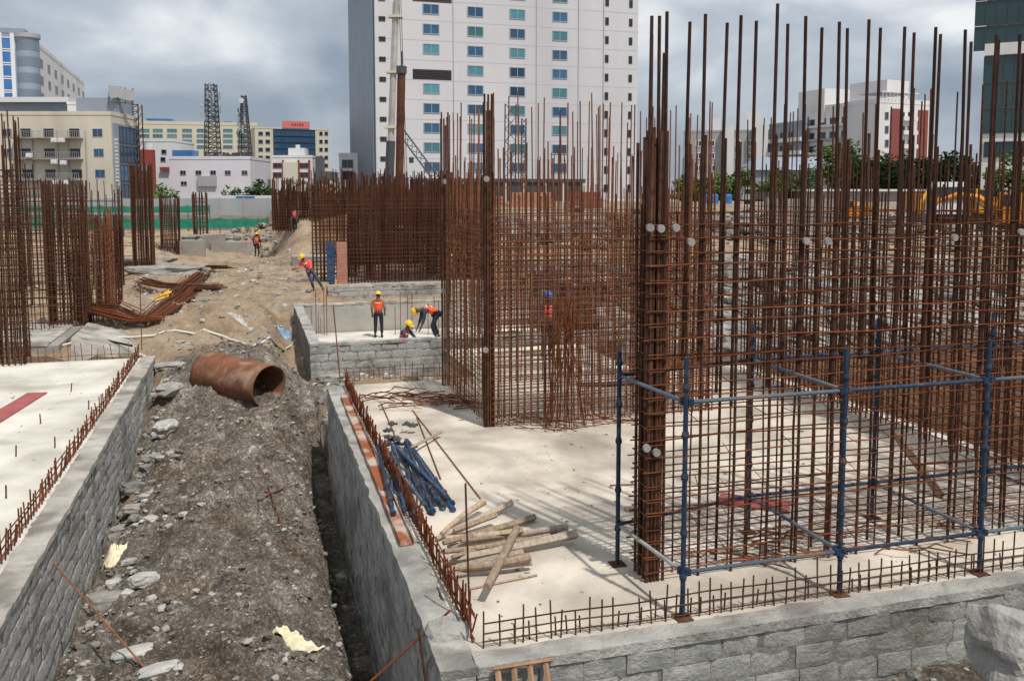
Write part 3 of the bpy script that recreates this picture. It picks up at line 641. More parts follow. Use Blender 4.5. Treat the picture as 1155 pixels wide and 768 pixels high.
# ------------------------------------------------------------------ blue scaffold
def scaffold():
    root = sthing('scaffold', 'blue tube scaffold frame around the near rebar cage', 'scaffold', 4.32, 8.2)
    xs = [0, 1.95, 3.9, 5.85, 7.8]; H = 2.80
    def post(x, y, h=H):
        mb = MB(); mb.tube([(x, y, 0.06), (x, y, h)], 0.027, 10); o = mb.build('post', 'blue_paint', root)
        for z in (0.42, 0.9, 1.5, 1.95, 2.45):
            c = MB(); c.tube([(x, y, z), (x, y, z + 0.03), (x, y, z + 0.07)], [0.036, 0.042, 0.032], 10); c.build('cup', 'blue_paint', o)
        c = MB(); c.tube([(x, y, -0.0), (x, y, 0.08)], 0.02, 8); c.box((x - .09, y - .09, 0.001), (x + .09, y + .09, 0.012)); c.build('base_jack', 'rust_dark', o)
    for x in xs: post(x, 0)
    post(-0.12, 1.46, 2.62); 
    for x in xs[1:]: post(x, 1.9)
    zl = (0.50, 2.33)
    def led(a, b, m='blue_grey', r=0.023):
        mb = MB(); mb.tube([a, b], r, 8)
        d = (Vector(b) - Vector(a)).normalized()
        o = mb.build('ledger', m, root)
        for e_, s_ in ((a, 1), (b, -1)):
            q = MB(); p = Vector(e_) + d * 0.03 * s_; q.box((p.x - .03, p.y - .03, p.z - .035), (p.x + .03, p.y + .03, p.z + .035)); q.build('ledger_end', 'blue_paint', o)
    k = 0
    for z in zl:
        for i in range(len(xs) - 1):
            led((xs[i] + .02, 0, z), (xs[i + 1] - .02, 0, z), ('blue_grey', 'blue_paint', 'blue_grey', 'blue_bright')[(k) % 4]); k += 1
        led((0, .02, z), (-0.12, 1.44, z), 'galv' if z < 1 else 'blue_grey')
        for x in xs[1:]: led((x, .02, z), (x, 1.88, z), 'blue_grey')
        led((-0.12, 1.46, z - .0), (xs[1], 1.9, z), 'blue_paint')
        for i in range(1, len(xs) - 1): led((xs[i], 1.9, z), (xs[i + 1], 1.9, z), 'blue_bright' if z > 1 else 'blue_paint')
scaffold()

# ------------------------------------------------------------------ steel channel, pipes, poles and loose things on the right slab
def bar_between(name, label, cat, a, b, r, m, n=6, group=None, wob=0.0, seg=1):
    a, b = Vector(a), Vector(b); mb = MB(); pts = [Vector((0, 0, 0))]
    for k in range(1, seg): pts.append((b - a) * k / seg + Vector((random.gauss(0, wob), random.gauss(0, wob), abs(random.gauss(0, wob)))))
    pts.append(b - a)
    mb.tube(pts, r, n); o = mb.build(name, m); o.location = a
    return tag(o, label, cat, group)
# rusty channel on the trench wall
a, b = G(389, 447, 0.05), G(459, 612, 0.05); d = (b - a); Lc = d.length; ang = math.atan2(d.y, d.x)
o = thing('steel_channel', 'long rusty orange steel channel lying on the trench wall', 'steel channel', (a.x, a.y, 0.012), ang)
mb = MB(); mb.box((0, -0.09, 0.0), (Lc, 0.09, 0.012)); mb.build('web', 'rust_plate', o)
for s_ in (-1, 1):
    mb = MB(); mb.box((0, s_ * 0.090 - (0.006 if s_ > 0 else 0), 0.0125), (Lc, s_ * 0.090 + (0 if s_ > 0 else 0.006), 0.07)); mb.build('flange', 'rust_plate', o)
# blue scaffold pipes in a heap
near_e = [(438, 574), (447, 580), (455, 577), (463, 582), (470, 576), (477, 582), (484, 577), (491, 574), (498, 577), (505, 571), (511, 573), (516, 568), (459, 571), (474, 570), (487, 568), (500, 564)]
for i, (px, py) in enumerate(near_e):
    zz = 0.035 + (0.07 if i >= 12 else 0.0) + 0.03 * (i % 2)
    a = G(px, py, zz); b = G(432 + (px - 438) * 0.42 + random.uniform(-12, 12), 503 + random.uniform(-9, 12), zz + random.uniform(0, .14)); a = a + Vector((random.uniform(-.08, .08), random.uniform(-.2, .15), 0))
    mb = MB(); mb.tube([(0, 0, 0), b - a], 0.026, 8); o = thing('scaffold_pipe', 'blue scaffold pipe in the heap beside the trench wall', 'scaffold pipe', a, 0, 'blue scaffold pipes heaped by the trench wall')
    mb.build('tube', ('blue_bright', 'blue_paint', 'blue_bright', 'blue_grey', 'blue_paint')[i % 5], o)
    d = (b - a).normalized()
    for t in (0.02, 0.5, 1.1):
        c = MB(); c.tube([d * t, d * (t + 0.05)], 0.043, 8); c.build('cup', 'blue_bright' if i % 3 else 'steel_dark', o)
# small dark clamps heap
for i in range(14):
    g = G(random.uniform(428, 468), random.uniform(484, 512), 0.05)
    mb = MB(); mb.tube([(-.06, 0, 0), (0, .02, .05), (.06, 0, 0)], 0.03, 6); mb.box((-.03, -.09, 0), (.03, .09, .035), jit=.01)
    tag(place(mb.build('scaffold_clamp', 'steel_dark'), g + Vector((0, 0, random.uniform(0, .12))), random.uniform(0, 6)), 'dark rusty scaffold clamp in the small heap above the blue pipes', 'clamp', 'scaffold clamps heaped above the blue pipes')
# wooden poles
poles = [((492, 607), (577, 567), 0.055), ((498, 602), (546, 566), 0.05), ((500, 612), (603, 583), 0.055), ((505, 617), (640, 594), 0.05), ((503, 606), (590, 598), 0.045),
         ((500, 622), (620, 605), 0.05), ((505, 632), (650, 602), 0.07), ((508, 641), (598, 628), 0.06), ((510, 628), (570, 612), 0.045), ((506, 650), (600, 634), 0.04),
         ((512, 598), (560, 580), 0.05), ((520, 610), (628, 600), 0.045), ((515, 638), (590, 622), 0.045)]
for i, ((ax, ay), (bx, by), r) in enumerate(poles):
    a = G(ax, ay, r + 0.05 * (i % 3)); b = G(bx, by, r + 0.06 * ((i + 1) % 3)); d = b - a; s_ = Vector((d.y, -d.x, 0)).normalized()
    bow = random.uniform(-.05, .05)
    mb = MB(); mb.tube([(0, 0, 0), d * .25 + s_ * bow * .7, d * .5 + s_ * bow, d * .75 + s_ * bow * .7, d], [r * .62, r * .7, r * .8, r * .85, r * .92], 9 if i % 2 else 4)
    o = mb.build('wooden_pole', 'wood_pole' if i % 3 else 'wood_grey', smooth=False); o.location = a
    lab = {0: 'wooden pole reaching farthest back at the top left of the pole heap', 1: 'short wooden pole at the upper left edge of the pole heap', 6: 'thickest dark wooden pole sticking out furthest right of the heap', 7: 'stout wooden pole low in the heap, just above the crossing pole end', 9: 'lowest thin wooden pole at the front of the heap', 2: 'wooden pole ending alone between the top pole and the long grey ones'}.get(i)
    tag(o, lab or 'peeled wooden pole in the middle of the heap on the slab', 'wooden pole', None if lab else 'wooden poles in the middle of the heap')
a = G(549, 660, 0.22); b = G(583, 596, 0.30)
a.z = .20
o = bar_between('wooden_pole', 'single wooden pole lying across the heap, pointing to the camera', 'wooden pole', a, b, [0.045, 0.05], 'wood_pole', 9)
bar_between('wooden_batten', 'thin pale batten lying in front of the wooden pole heap', 'batten', G(528, 664, .02), G(606, 648, .02), 0.012, 'wood_pole')
bar_between('wooden_batten', 'pale batten sticking out of the clamp heap beside the blue pipes', 'batten', G(463, 505, .16), G(498, 487, .10), 0.03, 'wood_pole', 4)
# loose rods
for i, (p, q, lab) in enumerate([((465, 462), (542, 562), 'longest loose rusty rod lying across the pale slab towards the poles'),
                     ((470, 470), (497, 540), 'shorter loose rusty rod beside the longest one, ending at the blue pipes'),
                     ((430, 455), (446, 492), 'short loose rod running down to the clamp heap'),
                     ((688, 547), (716, 546), 'tiny red rod lying alone left of the scaffold cage')]):
    bar_between('loose_rod', lab, 'rebar', G(*p, .02), G(*q, .02), 0.011, 'rust_mid')
for i in range(34):
    cx_, cy_ = random.uniform(425, 525), random.uniform(441, 458)
    a = G(cx_ - random.uniform(6, 34), cy_ + random.uniform(-4, 5), .02); b = G(cx_ + random.uniform(6, 34), cy_ + random.uniform(-5, 5), random.uniform(.02, .18))
    bar_between('loose_rod', 'rusty offcut rod in the tangle at the far end of the slab', 'rebar', a, b, 0.013, 'rust_orange' if i % 2 else 'rust_mid', group='rusty offcut rods tangled at the far end of the slab', wob=.04, seg=4)
for i in range(40):
    cx_ = random.uniform(556, 735); cy_ = 482 - (abs(cx_ - 620) * 0.08) + random.uniform(-10, 4)
    a = G(cx_ - random.uniform(8, 30), cy_ + random.uniform(-3, 4), .015); b = G(cx_ + random.uniform(8, 30), cy_ + random.uniform(-3, 4), random.uniform(.02, .10))
    bar_between('loose_rod', 'rusty offcut rod lying at the foot of the middle cage', 'rebar', a, b, 0.008, 'rust_orange', group='rusty offcut rods at the foot of the middle cage', wob=.02, seg=3)
for i in range(30):
    cx_ = random.uniform(770, 1100); cy_ = random.uniform(600, 640) - (cx_ - 770) * .04
    a = G(cx_ - random.uniform(10, 45), cy_ + random.uniform(-6, 6), .015); b = G(cx_ + random.uniform(10, 45), cy_ + random.uniform(-8, 6), random.uniform(.02, .12))
    bar_between('loose_rod', 'rusty offcut rod lying on the slab inside the near cage', 'rebar', a, b, 0.010, 'rust_mid', group='rusty offcut rods on the slab inside the near cage', wob=.03, seg=3)
mb = MB(); mb.box((-.5, -.22, 0), (.5, .22, .03), jit=.01)
tag(place(mb.build('red_board', 'red_board'), G(850, 568, .004), R(-22)), 'dark red board lying on the slab behind the near cage bars', 'board')
mb = MB(); mb.box((-.22, -.06, 0), (.22, .06, .04), jit=.01)
tag(place(mb.build('wood_offcut', 'wood_pole'), G(722, 574, .004), R(10)), 'small wood offcut on the slab left of the near cage post', 'wood offcut')
bar_between('timber_prop', 'slanting brown timber prop inside the right part of the near cage', 'timber prop', G(1062, 560, .02), at(1010, 490, 13.6), 0.06, 'wood_slat', 6)
bar_between('tie_pipe', 'dark blue pipes lying behind the middle cage posts', 'pipe', G(652, 434, .05), G(724, 432, .05), 0.05, 'blue_bright', 8)
# thin upright bar at the near corner, leaning bars
bar_between('upright_rod', 'thin upright rusty rod at the near slab corner', 'rebar', G(530, 704, 0), at(525, 545, G(530, 704).y), 0.012, 'rust_dark')
bar_between('leaning_rod', 'orange rod sloping across the dark trench wall at the bottom', 'rebar', at(418, 768, 8.4), at(508, 688, 9.0), 0.013, 'rust_orange')
bar_between('upright_rod', 'short upright rod against the trench wall by the concrete chunk', 'rebar', at(481, 775, 8.1), at(472, 708, 8.15), 0.014, 'rust_dark')
bar_between('leaning_rod', 'long thin rusty rod leaning across the left wall into the trench', 'rebar', at(183, 775, 10.4), at(30, 600, 11.6), 0.013, 'rust_mid')
bar_between('upright_rod', 'thin rusty rod standing in the dirt left of the plinth bundle', 'rebar', at(160, 395, 25), at(158, 325, 25), 0.012, 'rust_mid')
bar_between('upright_rod', 'upright rusty rod in the trench end left of the worker wall', 'rebar', at(384, 432, 21.2), at(376, 345, 21.2), 0.016, 'rust_mid')
for px in (357, 366, 369, 446, 452, 460, 465, 483, 490, 495):
    p = at(px, 387, 35.5); bar_between('upright_rod', 'thin rusty rod standing on the floor of the worker pit', 'rebar', Vector((p.x, p.y, -1.2)), Vector((p.x, p.y, .15 + random.uniform(-.2, .5))), 0.016, 'rust_mid', group='thin rods standing in the worker pit')
# timber slat rack at the bottom
o = thing('slat_rack', 'small brown timber slat rack leaning at the nearest wall corner', 'slat rack', W(2.15, 7.80, -0.03), A)
for i in range(4):
    mb = MB(); x = 0.02 + i * 0.16
    mb.tube([(x - .10, -0.62, -0.55), (x, 0, 0.0)], 0.028, 4); mb.build('slat', 'wood_slat', o)
mb = MB(); mb.tube([(-.03, -.005, 0.03), (.58, -.005, 0.03)], 0.022, 4); mb.build('top_rail', 'wood_slat', o)
# red planks on the left slab
def plank(label, p, q, w, m):
    a, b = G(*p), G(*q); d = b - a; L = d.length
    mb = MB(); mb.box((0, -w / 2, 0.003), (L, w / 2, 0.03)); o = mb.build('plank', m); place(o, a, math.atan2(d.y, d.x)); tag(o, label, 'plank')
plank('dull red plank lying on the pale left slab', (-20, 482), (42, 444), 0.42, 'pink_board')

# ------------------------------------------------------------------ rocks, chunks
def rock_mesh(mb, c, s, seed, amp=0.28, sub=1, flat=1.0, m=0, rz=0.0):
    bm = bmesh.new(); bmesh.ops.create_icosphere(bm, subdivisions=sub + 1, radius=1.0)
    vs_ = []
    cr, sr = math.cos(rz), math.sin(rz)
    for v in bm.verts:
        q = v.co.copy(); n_ = noise.noise(q * 1.3 + Vector((seed, seed * 2.1, 0))) * amp * 1.8 + noise.noise(q * 3.1 + Vector((0, seed, 3))) * amp * .6
        # square it up a little so it reads as broken concrete
        k = max(abs(q.x), abs(q.y), abs(q.z)); q = q.lerp(q / k * .86, 0.72) * (1 + n_)
        x, y, z = q.x * s[0], q.y * s[1], q.z * s[2]
        vs_.append((c[0] + x * cr - y * sr, c[1] + x * sr + y * cr, c[2] + z))
    idx = {v: i for i, v in enumerate(bm.verts)}
    mb.add(vs_, [tuple(idx[v] for v in f.verts) for f in bm.faces], m); bm.free()
def ground_at(px, py):
    """march a sight line to the ground sheet"""
    r = ray(px, py); t = 5.0
    while t < 300:
        p = Vector((r.x * t, r.y * t, CAM_H + r.z * t)); u, v = S(p.x, p.y)
        if p.z <= hgt(u, v): return p
        t += 0.05 if t < 40 else 0.3
    return p
def chunk(label, px, py, s, m='rock', rz=None, seed=None, dz=0.3, name='concrete_chunk', cat='concrete chunk'):
    p = ground_at(px, py); mb = MB(); rock_mesh(mb, (0, 0, 0), s, seed or random.uniform(0, 90), sub=2, amp=.17)
    o = mb.build(name, m); place(o, p + Vector((0, 0, s[2] * dz)), rz if rz is not None else random.uniform(0, 6)); tag(o, label, cat); return o
chunk('grey green concrete chunk nearest the left wall foot', 122, 682, (.30, .17, .15), 'rock', .35)
chunk('long rough white chunk right of the grey green chunk', 162, 656, (.24, .11, .10), 'rock_white', .8)
chunk('flat pale slab chunk at the very bottom of the trench', 152, 738, (.28, .13, .07), 'rock_white', .5)
chunk('small white stone right of the long rough chunk', 171, 678, (.08, .08, .07), 'rock_white')
chunk('flat broken chunk at the bottom edge near the leaning rod', 180, 757, (.28, .12, .07), 'rock_white', .6)
chunk('broken grey chunk behind the pale sack', 136, 600, (.22, .13, .10), 'rock')
chunk('grey rock slab halfway along the left wall', 155, 575, (.28, .16, .08), 'rock')
chunk('dark chunk against the left wall beyond the rock slab', 150, 553, (.26, .15, .14), 'rock_grey')
chunk('pale rock where the trench narrows', 172, 518, (.26, .16, .10), 'rock')
chunk('large pale boulder in the trench near the rusty pipe', 186, 486, (.36, .24, .17), 'rock_white')
chunk('flat pale boulder left of the rusty pipe', 192, 440, (.55, .34, .14), 'rock')
chunk('flat stone slab beside the far end of the left wall', 196, 413, (.55, .3, .09), 'rock')
chunk('rounded pale stone at the edge of the dark gap', 385, 656, (.10, .10, .12), 'rock_white')
chunk('small white stone below the rounded one at the gap', 389, 688, (.05, .05, .07), 'rock_white')
chunk('broken pale concrete chunks right of the pipe mouth', 372, 428, (.4, .26, .16), 'rock')
mb = MB(); rock_mesh(mb, (0, 0, 0), (.26, .2, .19), 5.5, sub=2, amp=.16)
tag(place(mb.build('concrete_chunk', 'cap_grey'), at(506, 722, 8.75), .2), 'squarish pale concrete chunk on the near corner of the trench wall', 'concrete chunk')
mb = MB(); rock_mesh(mb, (0, 0, 0), (.27, .16, .16), 15.5, sub=2, amp=.2)
tag(place(mb.build('concrete_chunk', 'cap_grey'), at(520, 765, 8.3), .2), 'half hidden concrete lump under the slat rack', 'concrete chunk')
# big block bottom right
mb = MB(); rock_mesh(mb, (0, 0, 0), (.44, .36, .42), 41.3, sub=3, amp=.15)
o = mb.build('concrete_block', 'cap_grey'); 
p = at(1150, 735, 8.3); tag(place(o, p, .25), 'big tilted pale concrete block at the bottom right in front of the wall', 'concrete block'); o.rotation_euler = (R(-14), R(16), .35)
# rubble as stuff
def rubble(name, label, n, fn, m, smin, smax, sub=0):
    mb = MB()
    for i in range(n):
        r_ = fn()
        if r_ is None: continue
        u, v, z, k = r_; s_ = (smin + (smax - smin) * random.random() ** 4) * k
        rock_mesh(mb, (u, v, z + s_ * .15), (s_ * random.uniform(.7, 1.3), s_ * random.uniform(.7, 1.2), s_ * random.uniform(.4, .8)), random.uniform(0, 99), sub=sub - 0, rz=random.uniform(0, 6), m=random.choice((0, 0, 1, 2)))
    o = mb.build(name, m); splace(o); tag(o, label, 'rubble', kind='stuff')
def f_trench():
    v = 7.5 + 21 * random.random() ** 1.2; u = random.uniform(-2.55, 1.35)
    if fract(u, v, 20, 0.9) < random.uniform(-.35, .55): return None
    return (u, v, hgt(u, v), 1)
rubble('gravel', 'loose small stones strewn over the dark trench soil', 12000, f_trench, ['stone_brown', 'rock_grey', 'stone_pale'], 0.008, 0.075)
def f_fine():
    v = 7.5 + 19 * random.random() ** 1.3; u = random.uniform(-2.55, 1.3)
    return (u, v, hgt(u, v), 1)
rubble('grit', 'fine pale and brown grit scattered over the trench heap', 14000, f_fine, ['stone_brown', 'stone_pale', 'rock_grey'], 0.007, 0.022)
def f_edge():
    v = 8 + 18 * random.random(); u = -2.5 + abs(random.gauss(0, .35))
    return (u, v, hgt(u, v), 1)
rubble('gravel_edge', 'broken stones gathered along the foot of the left wall', 330, f_edge, ['rock_grey', 'rock', 'rock_white'], 0.03, 0.15)
def f_bank():
    u = random.uniform(9.5, 32); v = random.uniform(27, 37.5)
    return (u, v, hgt(u, v), 1)
rubble('rubble_bank', 'broken grey rock covering the bank beyond the near cage', 4600, f_bank, ['rock_grey', 'rock', 'stone_brown'], 0.07, 0.60)
def f_ter():
    u = random.uniform(10, 60); v = random.gauss(55, 4.5)
    return (u, v, hgt(u, v) + random.random() * .3, 1)
rubble('terrace_rubble', 'grey brown broken rock strewn over the back terrace', 1500, f_ter, ['rock_grey', 'rock', 'stone_brown'], 0.12, 0.85)
def f_bank2():
    x = random.uniform(16, 60); y = random.uniform(44, 72); u, v = S(x, y)
    if (x - 12) / 48 < random.random() * .8: return None
    return (u, v, hgt(u, v) + random.random() * .7, 1)
rubble('rubble_heap', 'pale boulders heaped below the orange machines', 1100, f_bank2, ['rock_grey', 'rock', 'stone_pale'], 0.2, 1.0)
def f_heap():
    u = random.gauss(1.5, 4.5); v = random.gauss(76, 5)
    return (u, v, hgt(u, v), 1)
rubble('spoil_heap', 'grey rubble on the spoil heap behind the far worker', 700, f_heap, ['stone_brown', 'rock_grey', 'rock'], 0.08, 0.5)
def f_open():
    v = random.uniform(28, 60); u = random.uniform(-12, 3)
    return (u, v, hgt(u, v), 1)
rubble('stones', 'scattered stones on the sandy ground behind the trench', 2000, f_open, ['rock_grey', 'rock', 'rock_white'], 0.02, 0.16)
def f_ct():
    u = random.uniform(1.7, 4.6); v = random.uniform(21.2, 26.8)
    return (u, v, hgt(u, v), 1)
rubble('trench_stones', 'stones in the cross trench below the workers', 350, f_ct, ['rock_grey', 'rock', 'rock_white'], 0.03, 0.16)
def f_nr():
    u = random.uniform(4, 10); v = random.uniform(6, 7.8)
    return (u, v, hgt(u, v), 1)
rubble('wall_foot_stones', 'pale broken stones at the foot of the nearest wall', 260, f_nr, ['rock_grey', 'rock', 'rock_white'], 0.02, 0.12)

def f_slab():
    u = random.uniform(2.1, 12); v = random.uniform(8.4, 20.5)
    if fract(u, v, 4, .5) < random.uniform(-.5, .4): return None
    return (u, v, 0.0, 1)
rubble('slab_chips', 'small chips and crumbs of mortar strewn on the near slab', 1500, f_slab, ['stone_pale', 'rock', 'stone_brown'], 0.006, 0.035)
def f_slab2():
    u = random.uniform(-9, -3.1); v = random.uniform(8, 25.5)
    if fract(u, v, 4, .5) < random.uniform(-.5, .4): return None
    return (u, v, 0.0, 1)
rubble('slab_crumbs', 'small chips and crumbs of mortar strewn on the left slab', 600, f_slab2, ['stone_pale', 'rock', 'stone_brown'], 0.006, 0.03)
# ------------------------------------------------------------------ rusty pipe in the trench
p = at(268, 427, 22.6); o = thing('steel_pipe', 'big rusty steel pipe section lying in the dirt trench', 'steel pipe', (p.x, p.y, p.z), R(-40))
o.rotation_euler = (0, R(4), R(-29))
n = 40; mb = MB(); Lp = 2.2; r0 = 0.59
rings = []
prof = [(0, r0), (0.0, r0 - .05), (Lp, r0 - .05), (Lp, r0)]
vs_ = []; NX = 12
for side, rr in ((0, r0), (1, r0 - 0.035)):
    for i in range(NX + 1):
        for k in range(n):
            t = 2 * PI * k / n; x = Lp * (i / NX - .5)
            q = rr + .018 * fract(x * 1.5, math.cos(t), math.sin(t), 1.3)
            vs_.append((x, q * math.cos(t), q * math.sin(t) * .92))
fs = []
def vi(s_, i, k): return s_ * (NX + 1) * n + i * n + (k % n)
for i in range(NX):
    for k in range(n):
        fs.append((vi(0, i, k), vi(0, i + 1, k), vi(0, i + 1, k + 1), vi(0, i, k + 1)))
        fs.append((vi(1, i, k), vi(1, i, k + 1), vi(1, i + 1, k + 1), vi(1, i + 1, k)))
for k in range(n):
    fs.append((vi(0, 0, k), vi(0, 0, k + 1), vi(1, 0, k + 1), vi(1, 0, k)))
    fs.append((vi(0, NX, k), vi(1, NX, k), vi(1, NX, k + 1), vi(0, NX, k + 1)))
mb.add(vs_, fs); mb.build('shell', 'pipe_rust', o, smooth=True)
sm_ = MB(); sm_.tube([(0.12, (r0 + .002) * math.cos(t * 2 * PI / 40), (r0 + .002) * .92 * math.sin(t * 2 * PI / 40)) for t in range(41)], 0.014, 5, cap=False); sm_.build('weld_seam', 'rust_mid', o)

# sacks and cloths
def blob_cloth(name, label, cat, px, py, s, m, seed, pts=None):
    p = ground_at(px, py); nx = 26; mb = MB(); vs_ = []
    for i in range(nx + 1):
        for j in range(nx + 1):
            a_, b_ = i / nx * 2 - 1, j / nx * 2 - 1; rad = math.hypot(a_, b_)
            k = 1 + .55 * noise.noise(Vector((math.atan2(b_, a_ + 1e-6) * 1.1, seed, 0)))
            # square -> disc
            if rad > 1e-6: f_ = max(abs(a_), abs(b_)) / rad
            else: f_ = 1
            x, y = a_ * f_ * s[0] * k, b_ * f_ * s[1] * k
            q = max(0, 1 - (max(abs(a_), abs(b_))) ** 2.5)
            z = s[2] * q * (0.65 + 1.3 * abs(noise.noise(Vector((a_ * 2.4 + seed, b_ * 2.4, seed)))) + .5 * noise.noise(Vector((a_ * 6 + seed, b_ * 6, 1))))
            wx, wy = p.x + x, p.y + y; u, v = S(wx, wy)
            vs_.append((x, y, hgt(u, v) - p.z + z + 0.012))
    fs = [(i * (nx + 1) + j, (i + 1) * (nx + 1) + j, (i + 1) * (nx + 1) + j + 1, i * (nx + 1) + j + 1) for i in range(nx) for j in range(nx)]
    mb.add(vs_, fs); o = mb.build(name, m, smooth=True); so = o.modifiers.new('s', 'SOLIDIFY'); so.thickness = 0.01; so.offset = -1
    place(o, p); tag(o, label, cat)
blob_cloth('cement_sack', 'crumpled pale yellow sack lying by the left wall foot', 'sack', 128, 624, (.19, .22, .10), 'cloth', 3.3)
blob_cloth('cloth', 'crumpled cream cloth on the trench soil near the camera', 'cloth', 332, 728, (.36, .11, .13), 'cloth', 8.1)
blob_cloth('cement_sack', 'yellow bag lying on the sand under the rebar bundle', 'sack', 184, 338, (.45, .35, .22), 'yellow', 1.3)
blob_cloth('plastic_sheet', 'crumpled white plastic on the sand mound', 'plastic sheet', 270, 362, (.35, .35, .15), 'rock_white', 6.3)
blob_cloth('plastic_sheet', 'light blue sheet hanging at the worker pit corner', 'plastic sheet', 322, 382, (.3, .2, .22), 'blue_sheet', 4.3)
# rebar cross on the heap
p = ground_at(310, 575)
def gb(name, label, a, b, m, r=.012):
    A_, B_ = ground_at(*a), ground_at(*b); A_.z += .05; B_.z += .05; c = (A_ + B_) / 2; c.z = max(c.z, hgt(*S(c.x, c.y)) + .05)
    mb = MB(); mb.tube([(0, 0, 0), c - A_, B_ - A_], r, 6); o = mb.build(name, m); o.location = A_; tag(o, label, 'rebar')
gb('loose_rod', 'rusty rod lying lengthwise on the trench heap', (292, 527), (323, 612), 'rust_orange')
gb('loose_rod', 'short rusty rod crossing the long one on the trench heap', (300, 562), (337, 548), 'rust_orange')
gb('loose_rod', 'bent brown rod at the lower end of the trench heap rods', (318, 612), (342, 630), 'rust_mid')
# white hose
pts = [ground_at(x, y) for x, y in ((60, 396), (110, 384), (160, 381), (210, 377), (250, 381), (285, 392), (320, 398), (345, 390))]
mb = MB(); fine = []
for i in range(len(pts) - 1):
    for k in range(4): fine.append(pts[i].lerp(pts[i + 1], k / 4))
fine.append(pts[-1])
for q in fine: q.z = max(hgt(*S(q.x, q.y)), q.z) + .04
mb.tube([q - fine[0] for q in fine], 0.035, 6); o = mb.build('hose', 'white_pipe'); o.location = fine[0]; tag(o, 'long white hose snaking over the sand behind the left slab', 'hose')
mb = MB(); q0 = ground_at(130, 388)
mb.tube([(-1.6, 0, .05), (-.3, -.3, .2), (.9, -.9, .1)], .035, 6); tag(place(mb.build('cable', 'rubber'), q0), 'thick black cable lying behind the starter bars of the left slab', 'cable')

# bundles of bent rebar on the sand (zigzag)
def bundle(label, pix, w, n=46, m='rust_orange', lift=0.25, r=0.014):
    P_ = [ground_at(x, y) for x, y, h in pix]; root = thing('rebar_bundle', label, 'rebar bundle', P_[0])
    sp_ = []
    mbs = []
    for k in range(n):
        off = random.gauss(0, w * .45); zo = abs(random.gauss(0, .07)); pts = []
        s0 = random.uniform(-.3, .3)
        for i, q in enumerate(P_):
            d = (P_[min(i + 1, len(P_) - 1)] - P_[max(i - 1, 0)]); d.z = 0; d.normalize(); s_ = Vector((-d.y, d.x, 0))
            e = d * s0 if i in (0, len(P_) - 1) else Vector()
            g = q + s_ * (off + random.gauss(0, .03)) + e; z = max(hgt(*S(g.x, g.y)), q.z) + .05 + pix[i][2] + zo
            pts.append(Vector((g.x, g.y, z)) - P_[0])
        mb = MB(); mb.tube(pts, r, 4); mb.build('bent_bar', m if k % 3 else 'rust_dark', root)
bundle('wide curved bundle of rusty bars drooping over the concrete wedge', [(92, 362, .35), (120, 367, .3), (150, 370, .15), (172, 366, .05), (195, 350, .05), (217, 334, .05)], 0.55, n=60, r=.017)
bundle('rusty bar bundle running on to the far end of the zigzag', [(200, 337, .1), (222, 318, .1), (236, 306, .12), (254, 306, .1)], 0.6, n=46, r=.02)
bundle('spread of long dark rusty bars lying crossways on the sand', [(160, 326, .25), (185, 329, .15), (215, 330, .1), (247, 328, .05)], 0.45, n=40, m='rust_mid', r=.018)

